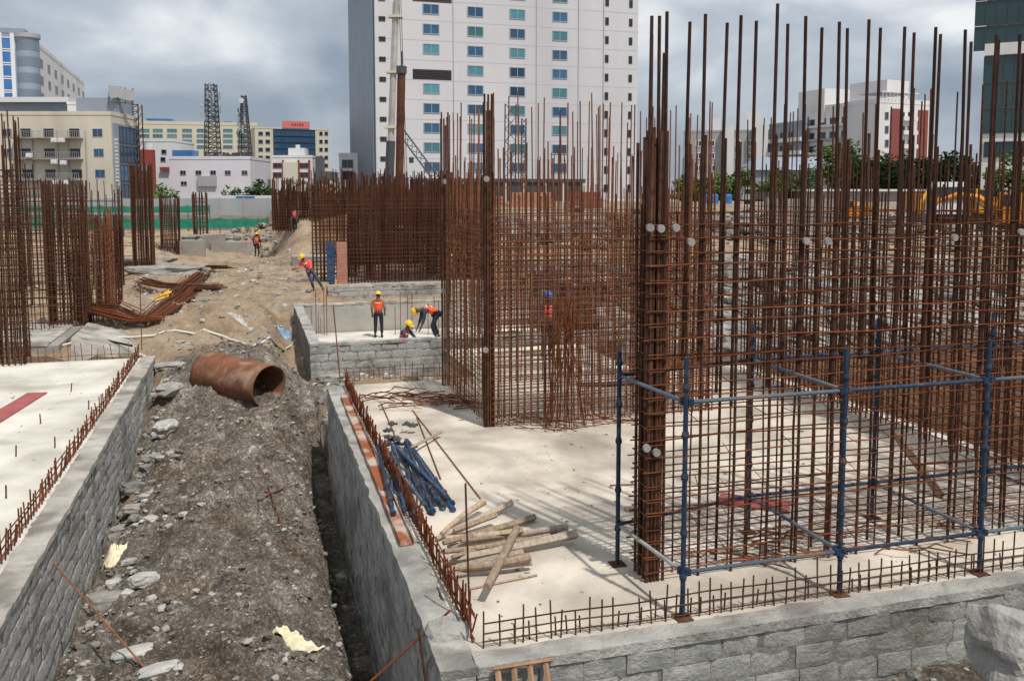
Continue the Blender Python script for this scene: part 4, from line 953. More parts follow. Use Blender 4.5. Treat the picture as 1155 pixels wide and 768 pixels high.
# ------------------------------------------------------------------ people
def skin_obj(name, verts, edges, radii, root_i, m, parent, sub=1):
    me = bpy.data.meshes.new(name); me.from_pydata(verts, edges, []); me.materials.append(M[m])
    o = bpy.data.objects.new(name, me); COL.objects.link(o)
    if parent: o.parent = parent
    md = o.modifiers.new('skin', 'SKIN'); md.use_smooth_shade = True
    if not me.skin_vertices: bpy.context.view_layer.update()
    sv = me.skin_vertices[0].data
    for i, r in enumerate(radii):
        rr = r if isinstance(r, tuple) else (r, r)
        sv[i].radius = rr; sv[i].use_root = (i == root_i)
    if sub: sd = o.modifiers.new('sub', 'SUBSURF'); sd.levels = sub; sd.render_levels = sub
    return o
POSES = {
 'stand': dict(pel=(0, 0, .95), sp=(0, 0, 1.15), ch=(0, .01, 1.33), nk=(0, 0, 1.47), hd=(0, -.02, 1.60), sl=(.19, 0, 1.40), el=(.25, .03, 1.12), wl=(.24, -.08, .88), sr=(-.19, 0, 1.40), er=(-.25, .03, 1.12), wr=(-.22, -.14, .92), hl=(.10, 0, .90), kl=(.11, -.02, .50), al=(.12, .02, .09), hr=(-.10, 0, .90), kr=(-.12, -.02, .50), ar=(-.13, .02, .09)),
 'bend': dict(pel=(0, .12, .88), sp=(0, -.06, .98), ch=(0, -.26, 1.02), nk=(0, -.42, 1.00), hd=(0, -.56, .96), sl=(.18, -.32, .98), el=(.20, -.36, .68), wl=(.14, -.46, .42), sr=(-.18, -.32, .98), er=(-.20, -.36, .68), wr=(-.12, -.50, .40), hl=(.11, .10, .84), kl=(.14, -.08, .48), al=(.14, .06, .09), hr=(-.11, .10, .84), kr=(-.15, .06, .47), ar=(-.17, .22, .09)),
 'crouch': dict(pel=(0, .05, .36), sp=(0, .0, .55), ch=(0, -.10, .74), nk=(0, -.16, .88), hd=(0, -.22, 1.00), sl=(.18, -.10, .80), el=(.23, -.28, .58), wl=(.16, -.48, .46), sr=(-.18, -.10, .80), er=(-.23, -.28, .58), wr=(-.14, -.50, .42), hl=(.11, .03, .34), kl=(.20, -.34, .50), al=(.17, -.14, .09), hr=(-.11, .03, .34), kr=(-.20, -.34, .50), ar=(-.17, -.14, .09)),
 'climb': dict(pel=(0, 0, .90), sp=(-.10, -.02, 1.06), ch=(-.19, -.05, 1.20), nk=(-.26, -.08, 1.32), hd=(-.30, -.12, 1.44), sl=(-.02, -.05, 1.28), el=(.06, -.2, 1.04), wl=(-.02, -.38, .92), sr=(-.37, -.06, 1.22), er=(-.50, -.16, 1.02), wr=(-.62, -.28, .98), hl=(.11, 0, .84), kl=(.32, -.06, .50), al=(.52, .02, .12), hr=(-.09, 0, .85), kr=(.06, -.12, .46), ar=(.14, .02, .09)),
}
def person(label, loc, face, pose='stand', shirt='navy', vest='vest', trousers='navy', helmet='helmet_yellow', sc=1.0, group=None):
    J = {k: Vector(v) for k, v in POSES[pose].items()}
    root = thing('person', label, 'person', loc, face, group); root.scale = (sc, sc, sc)
    # body, one continuous mesh
    V, E, Rr = [], [], []
    def add(p, r, par=None):
        V.append(tuple(p)); Rr.append(r)
        if par is not None: E.append((par, len(V) - 1))
        return len(V) - 1
    pel = add(J['pel'], (.13, .10)); sp = add(J['sp'], (.125, .095), pel); ch = add(J['ch'], (.15, .10), sp); nk = add(J['nk'], .055, ch)
    up = (J['hd'] - J['nk']).normalized(); fw = Vector((0, -1, 0)); fw = (fw - up * fw.dot(up)).normalized()
    h1 = add(J['hd'] - up * .02, (.075, .085), nk); h2 = add(J['hd'] + up * .08, (.072, .085), h1)
    add(J['hd'] + fw * .10 - up * .02, .014, h1)
    for s_ in 'lr':
        sh = add(J['s' + s_], .062, ch); el = add(J['e' + s_], .043, sh); wr = add(J['w' + s_], .030, el)
        d = (J['w' + s_] - J['e' + s_]).normalized(); pm = add(J['w' + s_] + d * .07, (.036, .022), wr)
        side = d.cross(Vector((0, 1, 0.01))).normalized()
        for q in range(4):
            b_ = J['w' + s_] + d * .105 + side * (q - 1.5) * .021
            f1 = add(b_, .009, pm); add(b_ + d * (.045 - .006 * abs(q - 1.3)) + fw * .018, .008, f1)
        t_ = J['w' + s_] + d * .05 + side * .045 * (1 if s_ == 'l' else -1) + fw * .02; f1 = add(t_, .010, pm); add(t_ + d * .035 + fw * .01, .009, f1)
        hp = add(J['h' + s_], .085, pel); kn = add(J['k' + s_], .058, hp); an = add(J['a' + s_], .040, kn)
        add(J['a' + s_] + Vector((0, -.13, -.045)), (.038, .03), an)
    skin_obj('body', V, E, Rr, 0, 'skin', root)
    def chain(name, keys, rad, m):
        V2, E2, R2, ids = [], [], [], {}
        for k, r, par in keys:
            V2.append(tuple(k if not isinstance(k, str) else J[k])); R2.append(r)
            if par is not None: E2.append((par, len(V2) - 1))
        return skin_obj(name, V2, E2, R2, 0, m, root)
    midarm = lambda s_: J['s' + s_].lerp(J['e' + s_], 1.6 if False else .95)
    chain('shirt', [('sp', (.145, .115), None), ('ch', (.17, .125), 0), ('sl', .075, 1), (J['sl'].lerp(J['el'], .9), .056, 2), (J['el'].lerp(J['wl'], .55), .045, 3), ('sr', .075, 1), (J['sr'].lerp(J['er'], .9), .056, 5), (J['er'].lerp(J['wr'], .55), .045, 6), (J['ch'].lerp(J['nk'], .6), .075, 1)], 0, shirt)
    if vest:
        chain('vest', [(J['pel'].lerp(J['sp'], .02), (.165, .14), None), ('sp', (.165, .135), 0), ('ch', (.19, .145), 1), (J['ch'].lerp(J['sl'], .80) + (J['ch'] - J['sp']) * .18, .095, 2), (J['ch'].lerp(J['sr'], .80) + (J['ch'] - J['sp']) * .18, .095, 2)], 0, vest)
        ax = (J['ch'] - J['sp']).normalized()
        for t in (0.15, .95):
            c = J['sp'].lerp(J['ch'], t); rx, ry = (.180, .152) if t < .5 else (.204, .162)
            chain('reflective_band', [(c - ax * .03, (rx * .98, ry * .98), None), (c + ax * .03, (rx, ry), 0)], 0, 'stripe')
    chain('trousers', [(J['pel'] + (J['sp'] - J['pel']) * .2, (.145, .115), None), ('hl', .10, 0), ('kl', .072, 1), (J['kl'].lerp(J['al'], .85), .060, 2), ('hr', .10, 0), ('kr', .072, 4), (J['kr'].lerp(J['ar'], .85), .060, 5)], 0, trousers)
    for s_ in 'lr':
        a_ = J['a' + s_]; chain('boot', [(a_ + Vector((0, .03, .05)), .052, None), (a_ + Vector((0, .03, -.04)), (.05, .045), 0), (a_ + Vector((0, -.15, -.05)), (.046, .035), 1)], 0, 'boot')
    # hair and hard hat
    q = up.to_track_quat('Z', 'Y').to_matrix()
    def dome(name, m, rad, z0, brim):
        mb = MB(); vs_ = []; fs = []; nr, ns = 5, 16
        for i in range(nr + 1):
            t = (PI / 2) * i / nr
            for k in range(ns):
                a_ = 2 * PI * k / ns; vs_.append(q @ Vector((rad * math.cos(t) * math.cos(a_) * .92, rad * math.cos(t) * math.sin(a_) * 1.08, rad * math.sin(t) * .95 + z0)) + J['hd'])
        for i in range(nr):
            for k in range(ns): fs.append((i * ns + k, i * ns + (k + 1) % ns, (i + 1) * ns + (k + 1) % ns, (i + 1) * ns + k))
        mb.add(vs_, fs)
        if brim:
            b_ = [q @ Vector(((rad + .012) * math.cos(2 * PI * k / ns) * .92, (rad + .012) * math.sin(2 * PI * k / ns) * 1.1 - (.045 if math.sin(2 * PI * k / ns) < -.3 else 0), z0 + dz)) + J['hd'] for dz in (-.008, .004) for k in range(ns)]
            mb.add(b_, [tuple(range(ns - 1, -1, -1)), tuple(range(ns, 2 * ns))] + [(k, (k + 1) % ns, (k + 1) % ns + ns, k + ns) for k in range(ns)])
        return mb.build(name, m, root, smooth=False)
    dome('hair', 'hair', .105, -.005, False)
    if helmet: dome('hard_hat', helmet, .135, .045, True)
    return root
FP = lambda px, py, Y, z: Vector((at(px, py, Y).x, Y, z))
person('standing worker in orange vest and yellow hard hat, seen from behind', FP(427, 380, 34.8, -1.2), PI, 'stand', 'shirt_tan', 'vest', 'navy', sc=1.05)
person('worker in orange vest bending down to the left, yellow hard hat', FP(489, 380, 34.2, -1.2), R(-70), 'bend', 'shirt_dark', 'vest', 'navy', sc=1.22)
person('crouching worker between the two others, mostly below the wall', FP(455, 380, 31.2, -1.2), R(60), 'crouch', 'shirt_dark', 'vest_pink', 'navy', sc=1.06)
person('worker in pink red vest stepping down at the far trench edge', Vector((at(350, 325, 42).x, 42, hgt(*S(at(350, 325, 42).x, 42)))), R(10), 'climb', 'vest_pink', 'vest_pink', 'denim', sc=1.12)
g = ground_at(290, 290); person('distant worker in orange vest standing on the sandy track', g, PI, 'stand', 'navy', 'vest', 'navy', sc=.98)
person('worker with blue hard hat inside the middle rebar cage', FP(617, 330, 24.2, 0), R(40), 'stand', 'shirt_dark', 'vest_pink', 'navy', 'helmet_blue', sc=1.04)
person('dark clothed worker standing beside the rear post of the middle cage', FP(509, 318, 42.5, 0), R(180), 'stand', 'navy', None, 'navy', 'helmet_yellow', sc=.9)
g = ground_at(318, 262); person('distant person in pink among the spoil heaps', g + Vector((0, 0, 0)), R(30), 'bend', 'vest_pink', 'vest_pink', 'navy', 'helmet_red')
g = ground_at(333, 262); person('distant person right of the one in pink on the spoil heap', g, R(-30), 'stand', 'shirt_dark', 'vest_pink', 'navy', None)
g = ground_at(124, 268); person('distant worker in orange among the left rebar columns', g, R(30), 'bend', 'vest', 'vest', 'navy', 'helmet_red')

# ------------------------------------------------------------------ objects near the far slab
p = W(SG(373, 322)[0] + .05, 44.38)
mb = MB(); mb.box((-.18, -.12, 0), (.18, .12, 2.1)); 
for k in range(5): mb.box((-.2, -.135, .2 + k * .4), (.2, -.121, .26 + k * .4))
tag(place(mb.build('formwork_panel', 'blue_bright'), (p.x, p.y, 0), A), 'upright blue formwork panel left of the pink column', 'formwork panel')
p = W(SG(386, 322)[0] + .05, 44.38)
o = thing('brick_column', 'narrow pink brick column in front of the dense far cage', 'column', (p.x, p.y, 0), A)
mb = MB()
for k in range(14): mb.box((-.25 + random.uniform(-.01, .01), -.16, k * .15), (.25, .16, k * .15 + .14))
mb.build('brickwork', 'pink_col', o)
mb = MB(); mb.box((-.36, -.15, 0), (-.26, .1, .25)); mb.build('base_block', 'yellow', o)
# concrete plinths in the back
for i, (px, py, w, h) in enumerate(((262, 285, 3, .8), (215, 288, 2, 1.0), (242, 283, 1.6, 1.2), (350, 300, 2.2, .6))):
    g = ground_at(px, py); mb = MB(); mb.box((-w / 2, 0, -.3), (w / 2, 1.2, h), jit=.06)
    tag(place(mb.build('concrete_stump', 'conc_wall'), g, A), ['wide low concrete stump on the far left ground', 'leftmost far concrete stump by the rebar column', 'tallest far concrete stump near the spoil', 'concrete stump beside the dense far cage'][i], 'concrete stump')
for i, (px, py, w) in enumerate(((196, 308, 3.2), (150, 300, 3.5), (260, 270, 5))):
    g = ground_at(px, py); mb = MB(); rock_mesh(mb, (0, 0, 0), (w * .7, 1.0, .45), i * 7.7, sub=3, amp=.3)
    tag(place(mb.build('spoil_mound', 'rock'), g, .3), ['grey concrete debris mound behind the rebar zigzag', 'debris mound behind the left columns', 'far debris mound near the green net'][i], 'debris mound')

# ------------------------------------------------------------------ perimeter: green net, concrete wall, sheds
def screen(label, pxa, pxb, pyt, pyb, Y, m, name='green_net', cat='net', t=.05):
    a, b = at(pxa, pyb, Y), at(pxb, pyb, Y); zt = at(pxa, pyt, Y).z
    root = thing(name, label, cat, (a.x, Y, a.z)); L = b.x - a.x; h = zt - a.z; n = max(2, int(L / 2.5)); mb = MB(); vs_ = []
    for i in range(n * 4 + 1):
        x = L * i / (n * 4); y = .09 * math.sin(i * 1.7) + random.uniform(-.03, .03); vs_ += [(x, y, random.uniform(0, .06)), (x, y + .02, h - .12 * abs(math.sin(i * PI / 4)) )]
    mb.add(vs_, [(2 * i, 2 * i + 2, 2 * i + 3, 2 * i + 1) for i in range(n * 4)])
    o = mb.build('netting', m, root); s_ = o.modifiers.new('s', 'SOLIDIFY'); s_.thickness = .02
    for i in range(n + 1):
        pm = MB(); pm.tube([(L * i / n, .16, -max(0, a.z)), (L * i / n, .16, h + .1)], .05, 6); pm.build('net_post', 'steel_dark', root)
screen('upper green safety net across the back of the site', 14, 236, 232, 240.5, 104, 'net')
screen('lower green safety net in front of the upper one', 30, 302, 246, 258, 92, 'net')
def long_wall(label, pxa, pxb, pyt, Y, m='conc_wall', t=.4, base=0.0, name='boundary_wall'):
    a, b = at(pxa, pyt, Y), at(pxb, pyt, Y); root = thing(name, label, 'wall', (a.x, Y, base)); L = b.x - a.x; h = a.z - base
    n = max(2, int(L / 3)); mb = MB()
    for i in range(n): mb.box((L * i / n + .02, 0, 0), (L * (i + 1) / n - .02, t, h + random.uniform(-.04, .04)))
    mb.build('panels', m, root); mb = MB()
    for i in range(n + 1): mb.box((L * i / n - .12, -.08, 0), (L * i / n + .12, -.005, h + .1))
    mb.build('piers', m, root)
long_wall('grey boundary wall between the nets and the left buildings', -300, 330, 243, 108, 'conc_wall', base=-.2)
long_wall('stained boundary wall below the white buildings', -300, 330, 224, 112, 'grey_wall')
# flat roofed blue strip shed
def building(label, cat, pxa, Ya, pxb, Yb, ztop_px, depth, wall, name='building', base=0.0, parapet=0.5, ztop=None):
    """front runs from the sight line pxa at depth Ya to pxb at depth Yb; returns an object to hang parts on"""
    a = at(pxa, HZ, Ya); b = at(pxb, HZ, Yb); d = Vector((b.x - a.x, b.y - a.y, 0)); L = d.length; ang = math.atan2(d.y, d.x)
    zt = ztop if ztop is not None else at(pxa, ztop_px, Ya).z
    root = thing(name, label, cat, (a.x, a.y, base), ang)
    mb = MB(); mb.box((0, 0, 0), (L, depth, zt - base)); mb.build('wall', wall, root)
    if parapet:
        mb = MB(); h = zt - base; t = .25
        mb.box((-.06, -.06, h + .003), (L + .06, t, h + parapet)); mb.box((-.06, depth - t, h + .003), (L + .06, depth + .06, h + parapet)); mb.box((-.06, t + .003, h + .003), (t, depth - t - .003, h + parapet)); mb.box((L - t, t + .003, h + .003), (L + .06, depth - t - .003, h + parapet)); mb.build('parapet', wall, root)
    nrm = Vector((math.sin(ang), -math.cos(ang), 0)); dn = d.normalized()
    def hit(px, py):
        r = ray(px, py); t = (Vector((a.x, a.y, 0)).dot(nrm)) / (Vector((r.x, r.y, 0)).dot(nrm)); q = Vector((r.x * t, r.y * t, 0)) - Vector((a.x, a.y, 0))
        return (q.dot(dn), CAM_H + r.z * t - base)
    return root, hit, L, zt - base, depth
def win(root, x0, z0, x1, z1, glass='glass_dark', frame='frame_grey', fw=.08, mull=1, face='f', L=0, depth=0, name='window', out=.05):
    """a window on the front (f), on the left side (l) or right side (r): x is measured along that face"""
    def tr(x, y, z):
        if face == 'f': return (x, -y, z)
        if face == 'l': return (-y, x, z)
        return (L + y, x, z)
    def bx(mb, xa, ya, za, xb, yb, zb):
        p, q = tr(xa, ya, za), tr(xb, yb, zb); mb.box(tuple(min(i, j) for i, j in zip(p, q)), tuple(max(i, j) for i, j in zip(p, q)))
    mb = MB()
    bx(mb, x0, .003, z0, x1, out + .03, z0 + fw); bx(mb, x0, .003, z1 - fw, x1, out + .03, z1); bx(mb, x0, .003, z0 + fw + .002, x0 + fw, out + .03, z1 - fw - .002); bx(mb, x1 - fw, .003, z0 + fw + .002, x1, out + .03, z1 - fw - .002)
    for k in range(mull):
        xm = x0 + (x1 - x0) * (k + 1) / (mull + 1); bx(mb, xm - fw * .4, .003, z0 + fw + .002, xm + fw * .4, out + .02, z1 - fw - .002)
    o = mb.build(name, frame, root)
    g = MB(); bx(g, x0 + fw * .5, .004, z0 + fw * .5, x1 - fw * .5, out * .5, z1 - fw * .5); g.build('pane', glass, o)
    return o
def pwin(bd, px, py, w, h, **k):
    root, hit = bd[0], bd[1]; x, z = hit(px, py); S_ = k.pop('S', None)
    return win(root, x - w / 2, z - h / 2, x + w / 2, z + h / 2, **k)

# ---- the tower block
va = S(at(425, HZ, 135).x, 135)
L_ = 42.9
aW = at(425, HZ, 135); bW = W(*va) + Vector((CA, SA, 0)) * L_
pxb = CX + FPX * bW.x / bW.y
tw = building('huge pale grey tower block with columns of blue windows behind the site', 'tower block', 425, 135, pxb, bW.y, 0, 33, 'tower_wall', name='tower_block', ztop=62, parapet=1.2)
troot, thit, TLn, TH, TD = tw
mb = MB(); mb.box((-.35, .6, 0), (-.004, 32.4, 61.0)); mb.build('side_cladding', 'tower_side', troot)
z_rows = []
x1_, zr = thit(487, 168); x1b, zr2 = thit(487, 146)
st = zr2 - zr
zbase = zr
for ci, px in enumerate((487, 536.5, 583.5, 631)):
    x, _ = thit(px, 150)
    for k in range(-2, 13):
        zc = zbase + 0.2 + st * k + (0, 0, 0, 0)[ci]
        if ci == 0 and k == 4: continue
        if zc > 59: continue
        win(troot, x - 1.28, zc - .78, x + 1.28, zc + .78, glass='glass_teal' if (k * 7 + ci * 3) % 5 < 2 else 'glass_blue', frame='frame_grey', fw=.12, mull=1)
x, z = thit(487.5, 84.5); mb = MB(); mb.box((x - 3.0, -.05, z - .75), (x + 3.0, -.004, z + .75)); lv = mb.build('louvre_panel', 'louvre', troot)
for q in range(5):
    s_ = MB(); s_.box((x - 2.9, -.12, z - .62 + q * .28), (x + 2.9, -.052, z - .55 + q * .28)); s_.build('louvre_blade', 'frame_dark', lv)
x, z = thit(487.5, -3); mb = MB(); mb.box((x - 3.0, -.05, z - .75), (x + 3.0, -.004, z + .75)); mb.build('louvre_panel', 'louvre', troot)
for px in (683.5, 710):
    x, _ = thit(px, 150)
    for k in range(-2, 9): win(troot, x - .3, zbase + st * k - .35 - .3, x + .3, zbase + st * k + .85 - .3, glass='glass_dark', frame='frame_dark', fw=.06, mull=0, name='small_window')
for px in (424.5 + 1.2, 430.5):
    x, _ = thit(px, 150); x = max(x, .5)
    for k in range(-2, 8): win(troot, x + .1, zbase + st * k + 1.0, x + .75, zbase + st * k + 1.7, glass='glass_dark', frame='frame_dark', fw=.06, mull=0, name='small_window')
for px in (512, 605, 652, 680):
    x, _ = thit(px, 150); mb = MB(); mb.tube([(x, -.09, 0), (x, -.09, 61)], .08, 6); mb.build('downpipe', 'joint', troot)
mb = MB()
for k in range(-2, 14): mb.box((.02, -.02, zbase + st * k - st / 2 - .05), (TLn - .02, -.003, zbase + st * k - st / 2 + .05))
mb.build('floor_joints', 'joint', troot)
xa, za = thit(466, 206); xb_, zb_ = thit(640, 206)
mb = MB(); mb.box((xa, -7, 0.0), (xb_, -.02, za)); mb.build('podium', 'frame_dark', troot)
mb = MB(); mb.box((xa - .3, -7.3, za + .003), (xb_ + .3, -.02, za + .5)); mb.build('podium_roof', 'frame_dark', troot)
for k in range(9):
    mb = MB(); q = xa + (xb_ - xa) * k / 8; mb.box((q - .25, -7.2, 0), (q + .25, -7.003, za)); mb.build('podium_column', 'cream', troot)

# ---- left: office with blue glass and white hospital-like wing far left
_a2 = at(41, HZ, 152); _b2 = at(100, HZ, 215); _d2 = (_b2 - _a2).normalized(); _n2 = Vector((-_d2.y, _d2.x, 0)); _d2.z = 0
_r1 = _a2 - _d2 * 5.5; _l1 = _r1 + _n2 * 24
def px_of(q): return CX + FPX * q.x / q.y
b1 = building('grey and white office block at the far left with a blue glazed corner', 'office block', px_of(_l1), _l1.y, px_of(_r1), _r1.y, 40, 5.3, 'blue_grey_wall', ztop=at(41, 40, 148).z, parapet=.8)
for (pxc, w) in ((8, 4.4),):
    for k in range(5):
        pwin(b1, pxc, 49 + k * 15.5, 2.2, 2.0, glass='glass_bright', frame='truck_white', fw=.16, mull=0)
for px in (-22,):
    for k in range(5): pwin(b1, px, 49 + k * 15.5, 2.0, 2.0, glass='glass_bright', frame='truck_white', fw=.16, mull=0)
x0, zt = b1[1](12.5, 47); x1, zb = b1[1](-2, 110)
mb = MB()
for px in (0.5, 14.5): 
    x, _ = b1[1](px, 60); mb.box((x - .3, -.2, 0), (x + .3, -.004, b1[3])) 
mb.build('pilaster', 'truck_white', b1[0])
# round glazed corner drum
x, _ = b1[1](30, 60); mb = MB(); mb.tube([(x, .9, 0), (x, .9, b1[3] - .6)], 1.75, 20); dr = mb.build('corner_drum', 'blue_grey_wall', b1[0])
for k in range(7):
    mb = MB(); zz = b1[3] - 2.6 - k * 2.6; mb.tube([(x, .9, zz), (x, .9, zz + 1.5)], 1.79, 20); mb.build('glass_band', 'tower_side', b1[0])
mb = MB(); mb.tube([(x, .9, b1[3] - .597), (x, .9, b1[3] + .1)], 2.0, 20); mb.build('drum_cap', 'grey_wall', b1[0])
b2 = building('long white wing with rows of small dark windows, receding at the far left', 'office block', 41, 152, 100, 215, 40, 18, 'white_wall', ztop=at(43, 41, 149).z, parapet=.7)
for r_ in range(6):
    for c_ in range(9):
        x = 2.5 + (b2[2] - 5) * c_ / 8; z = b2[3] - 2.6 - r_ * 3.05
        win(b2[0], x - 1.5, z - .85, x + 1.5, z + .75, glass='glass_dark', frame='frame_grey', fw=.08, mull=0, out=.012)
for c_ in range(3):
    x = b2[2] * (.3 + .25 * c_); mb = MB(); mb.box((x, 3, b2[3] + .003), (x + 3, 6, b2[3] + 1.8)); mb.build('roof_hut', 'grey_wall', b2[0])
# ---- left: long grey roof, white annexe, cream building with balconies
b3 = building('low grey blue building with a pale flat roof behind the cream block', 'building', -60, 134, 82, 134, 116, 10, 'blue_grey_wall', parapet=0)
mb = MB(); h = b3[3]; mb.box((-.5, -.8, h + .003), (b3[2] + .3, 10.5, h + .75)); mb.build('roof', 'roof_white', b3[0])
for px in (14, 40, 62): pwin(b3, px, 127.5, 1.5, .7, mull=0, glass='glass_dark')
b4 = building('white rooftop annexe right above the cream block', 'building', 80, 128, 129, 128, 118, 9, 'white_wall', parapet=.4)
for px in (88, 101, 122): pwin(b4, px, 130, 1.2, .6, mull=0, glass='glass_dark')
b5 = building('cream apartment block with steel balconies and dark windows at the left', 'apartment block', -40, 120, 128, 120, 130, 8.4, 'cream', parapet=.5)
Lb = b5[2]
for ry, row in ((150, (29, 55, 84, 110)), (172.5, (29, 56, 85, 111.5)), (196, (31, 57, 87, 113))):
    for i, px in enumerate(row): pwin(b5, px, ry, 1.35, 1.1, glass='glass_dark' if i < 3 else 'glass_blue', frame='frame_dark' if i < 3 else 'frame_grey', fw=.05, mull=1, out=.02)
    for px in (-12, 8): pwin(b5, px, ry, 1.35, 1.1, glass='glass_dark', frame='frame_grey', fw=.09, mull=1)
for ry in (157, 180.5, 204):
    for pa, pb_ in ((16, 50), (49, 94)):
        xa, z = b5[1](pa, ry); xb_, _ = b5[1](pb_, ry); bo = MB(); bo.box((xa, -1.3, z), (xb_, -.004, z + .12)); bal = bo.build('balcony', 'conc_wall', b5[0])
        rl = MB(); n = int((xb_ - xa) / .28)
        for k in range(n + 1): x = xa + (xb_ - xa) * k / n; rl.box((x - .018, -1.28, z + .122), (x + .018, -1.24, z + .95))
        rl.box((xa, -1.3, z + .952), (xb_, -1.22, z + 1.0)); rl.build('railing', 'grey_wall', bal)
for px in (25, 38, 66, 78, 98):
    x, z = b5[1](px, 180); mb = MB(); mb.tube([(x, -.12, 0), (x, -.12, b5[3] - 2)], .06, 6); mb.build('downpipe', 'grey_wall', b5[0])
for px, py in ((68, 159), (76, 159), (40, 176), (68, 183), (78, 184), (70, 206), (80, 206)):
    x, z = b5[1](px, py); mb = MB(); mb.box((x - .38, -1.75, z - .28), (x + .38, -1.35, z + .3)); mb.tube([(x, -1.76, z), (x, -1.79, z)], .2, 10); mb.build('air_conditioner', 'truck_white', b5[0])
W6 = b5[2]
mb = MB(); mb.box((W6 + .003, .3, 0), (W6 + .25, 8.2, b5[3] - 1.0)); gw = mb.build('side_cladding', 'blue_grey_wall', b5[0])
for r_ in range(5):
    z = b5[3] - 3.6 - r_ * 2.6
    if z > 1: win(b5[0], 1.8, z, 7.6, z + 2.3, glass='glass_blue', frame='frame_dark', fw=.12, mull=4, face='r', L=W6 + .25, name='side_window')
mb = MB()
for k in range(22): mb.box((W6 + .253, .35, 1 + k * .5), (W6 + .34, 1.2, 1.36 + k * .5))
mb.build('quoins', 'truck_white', b5[0])
mb = MB(); mb.box((W6 - 6, 3, b5[3] + .51), (W6 - .2, 8, b5[3] + 2.6)); mb.build('roof_storey', 'blue_grey_wall', b5[0])
# rooftop signboard
p = at(124, 118, 122); o = thing('rooftop_hoarding', 'dark lattice hoarding frame on the roof above the blue glass block', 'hoarding', (p.x, 122, 0), R(35))
o.location.z = p.z + .2
mb = MB(); 
for k in range(4): mb.tube([(k * 1.0, 0, 0), (k * 1.0, 0, 2.2)], .07, 5)
mb.tube([(0, 1.2, 0), (0, 0, 2.0)], .05, 5); mb.tube([(3, 1.2, 0), (3, 0, 2.0)], .05, 5); mb.tube([(0, 0, .15), (3, 0, .15)], .06, 5)
mb.build('frame', 'steel_dark', o)
mb = MB(); mb.box((-.1, -.15, .8), (1.7, -.08, 2.3)); mb.box((1.75, -.15, .5), (3.2, -.08, 1.9)); mb.build('panel', 'grey_wall', o)
# brown chimney-like scaffold column
p = at(154, 170, 128); o = thing('lattice_mast', 'short brown lattice mast beside the blue glass block', 'mast', (p.x, 128, 0))
mb = MB()
zt = at(154, 118, 128).z
for sx, sy in ((-.7, -.7), (.7, -.7), (.7, .7), (-.7, .7)): mb.tube([(sx, sy, 0), (sx, sy, zt)], .09, 5)
for k in range(int(zt)): mb.tube([(-.7, -.7, k), (.7, -.7, k + 1)], .05, 4); mb.tube([(.7, -.7, k), (.7, .7, k + 1)], .05, 4); mb.tube([(-.7, -.7, k + 1), (.7, -.7, k + 1)], .05, 4)
mb.build('lattice', 'rust_far', o)

# ---- centre left distance
b7 = building('long cream office block with bands of blue windows in the distance', 'office block', 156, 215, 292, 222, 140, 15, 'cream_light', parapet=.8)
for c_, px in enumerate((163, 178, 194, 211, 227.5, 257, 273)):
    for r_, py in enumerate((147.5, 153.5, 159.5, 166)):
        pwin(b7, px, py, 2.3, .85, glass='glass_teal', frame='frame_grey', fw=.08, mull=2)
mb = MB(); mb.box((2, 3, b7[3] + .01), (8, 8, b7[3] + 1.6)); mb.build('roof_hut', 'glass_bright', b7[0])
mb = MB(); mb.box((20, 3, b7[3] + .01), (22, 6, b7[3] + 1.2)); mb.build('roof_hut', 'glass_bright', b7[0])
b8 = building('white block with a stepped roof beside the red brick shed', 'building', 160, 150, 197, 150, 160, 10, 'white_wall', parapet=.4)
for px, py in ((185, 171.5), (184, 180), (170, 176)): pwin(b8, px, py, .9, .8, glass='glass_dark', mull=0)
x, z = b8[1](187, 190); mb = MB(); mb.box((x - .8, -.6, z - .3), (x + .8, -.004, z + .2)); mb.build('awning', 'brick_red', b8[0])
b8b = building('small dark red brick stair tower in front of the white stepped block', 'building', 159, 138, 172, 138, 169, 1.6, 'brick_red', parapet=0)
x, z = b8b[1](166, 172); mb = MB(); mb.tube([(x, .8, b8b[3] + .002), (x, .8, b8b[3] + 1.1)], .7, 12); mb.build('water_tank', 'truck_white', b8b[0])
for px in (163, 169): pwin(b8b, px, 190, .7, 1.1, glass='glass_dark', mull=0)
b9 = building('lilac white low building with a row of small square windows', 'building', 192, 142, 283, 142, 180, 12, 'lilac_wall', parapet=.5)
for px in (206.5, 224, 240.5, 257, 276): pwin(b9, px, 195, .95, .75, glass='glass_dark', frame='frame_grey', fw=.07, mull=1)
pwin(b9, 207.5, 207, 1.0, .7, glass='glass_dark', mull=1)
x, z = b9[1](234, 204); mb = MB(); mb.box((x - 1.5, -.4, z - .9), (x + 1.5, -.004, z + .7)); mb.build('shutter', 'grey_wall', b9[0])
x, z = b9[1](203, 177); mb = MB(); mb.box((x - 1.6, 1, b9[3] + .01), (x + 1.6, 4, b9[3] + 1.5)); mb.build('roof_hut', 'glass_bright', b9[0])
mb = MB()
for k in range(16): q = 5 + k * .5; mb.box((q, 1.5, b9[3] + .01), (q + random.uniform(.2, .45), 2.2, b9[3] + random.uniform(.4, 1.3)))
mb.build('roof_equipment', 'steel_dark', b9[0])
b10 = building('cream office with a large dark blue glass front and red rooftop sign', 'office block', 289, 190, 372, 196, 145, 16, 'cream_light', parapet=.3)
xa, zt = b10[1](308, 146); xb_, zb = b10[1](356, 184)
win(b10[0], xa, zb - 1, xb_, zt + .1, glass='glass_blue', frame='frame_dark', fw=.12, mull=9, out=.2)
mb = MB()
for k in range(1, 6): z = zb - 1 + (zt - zb + 1) * k / 6; mb.box((xa + .1, -.26, z - .05), (xb_ - .1, -.112, z + .05))
mb.build('transom', 'frame_dark', b10[0])
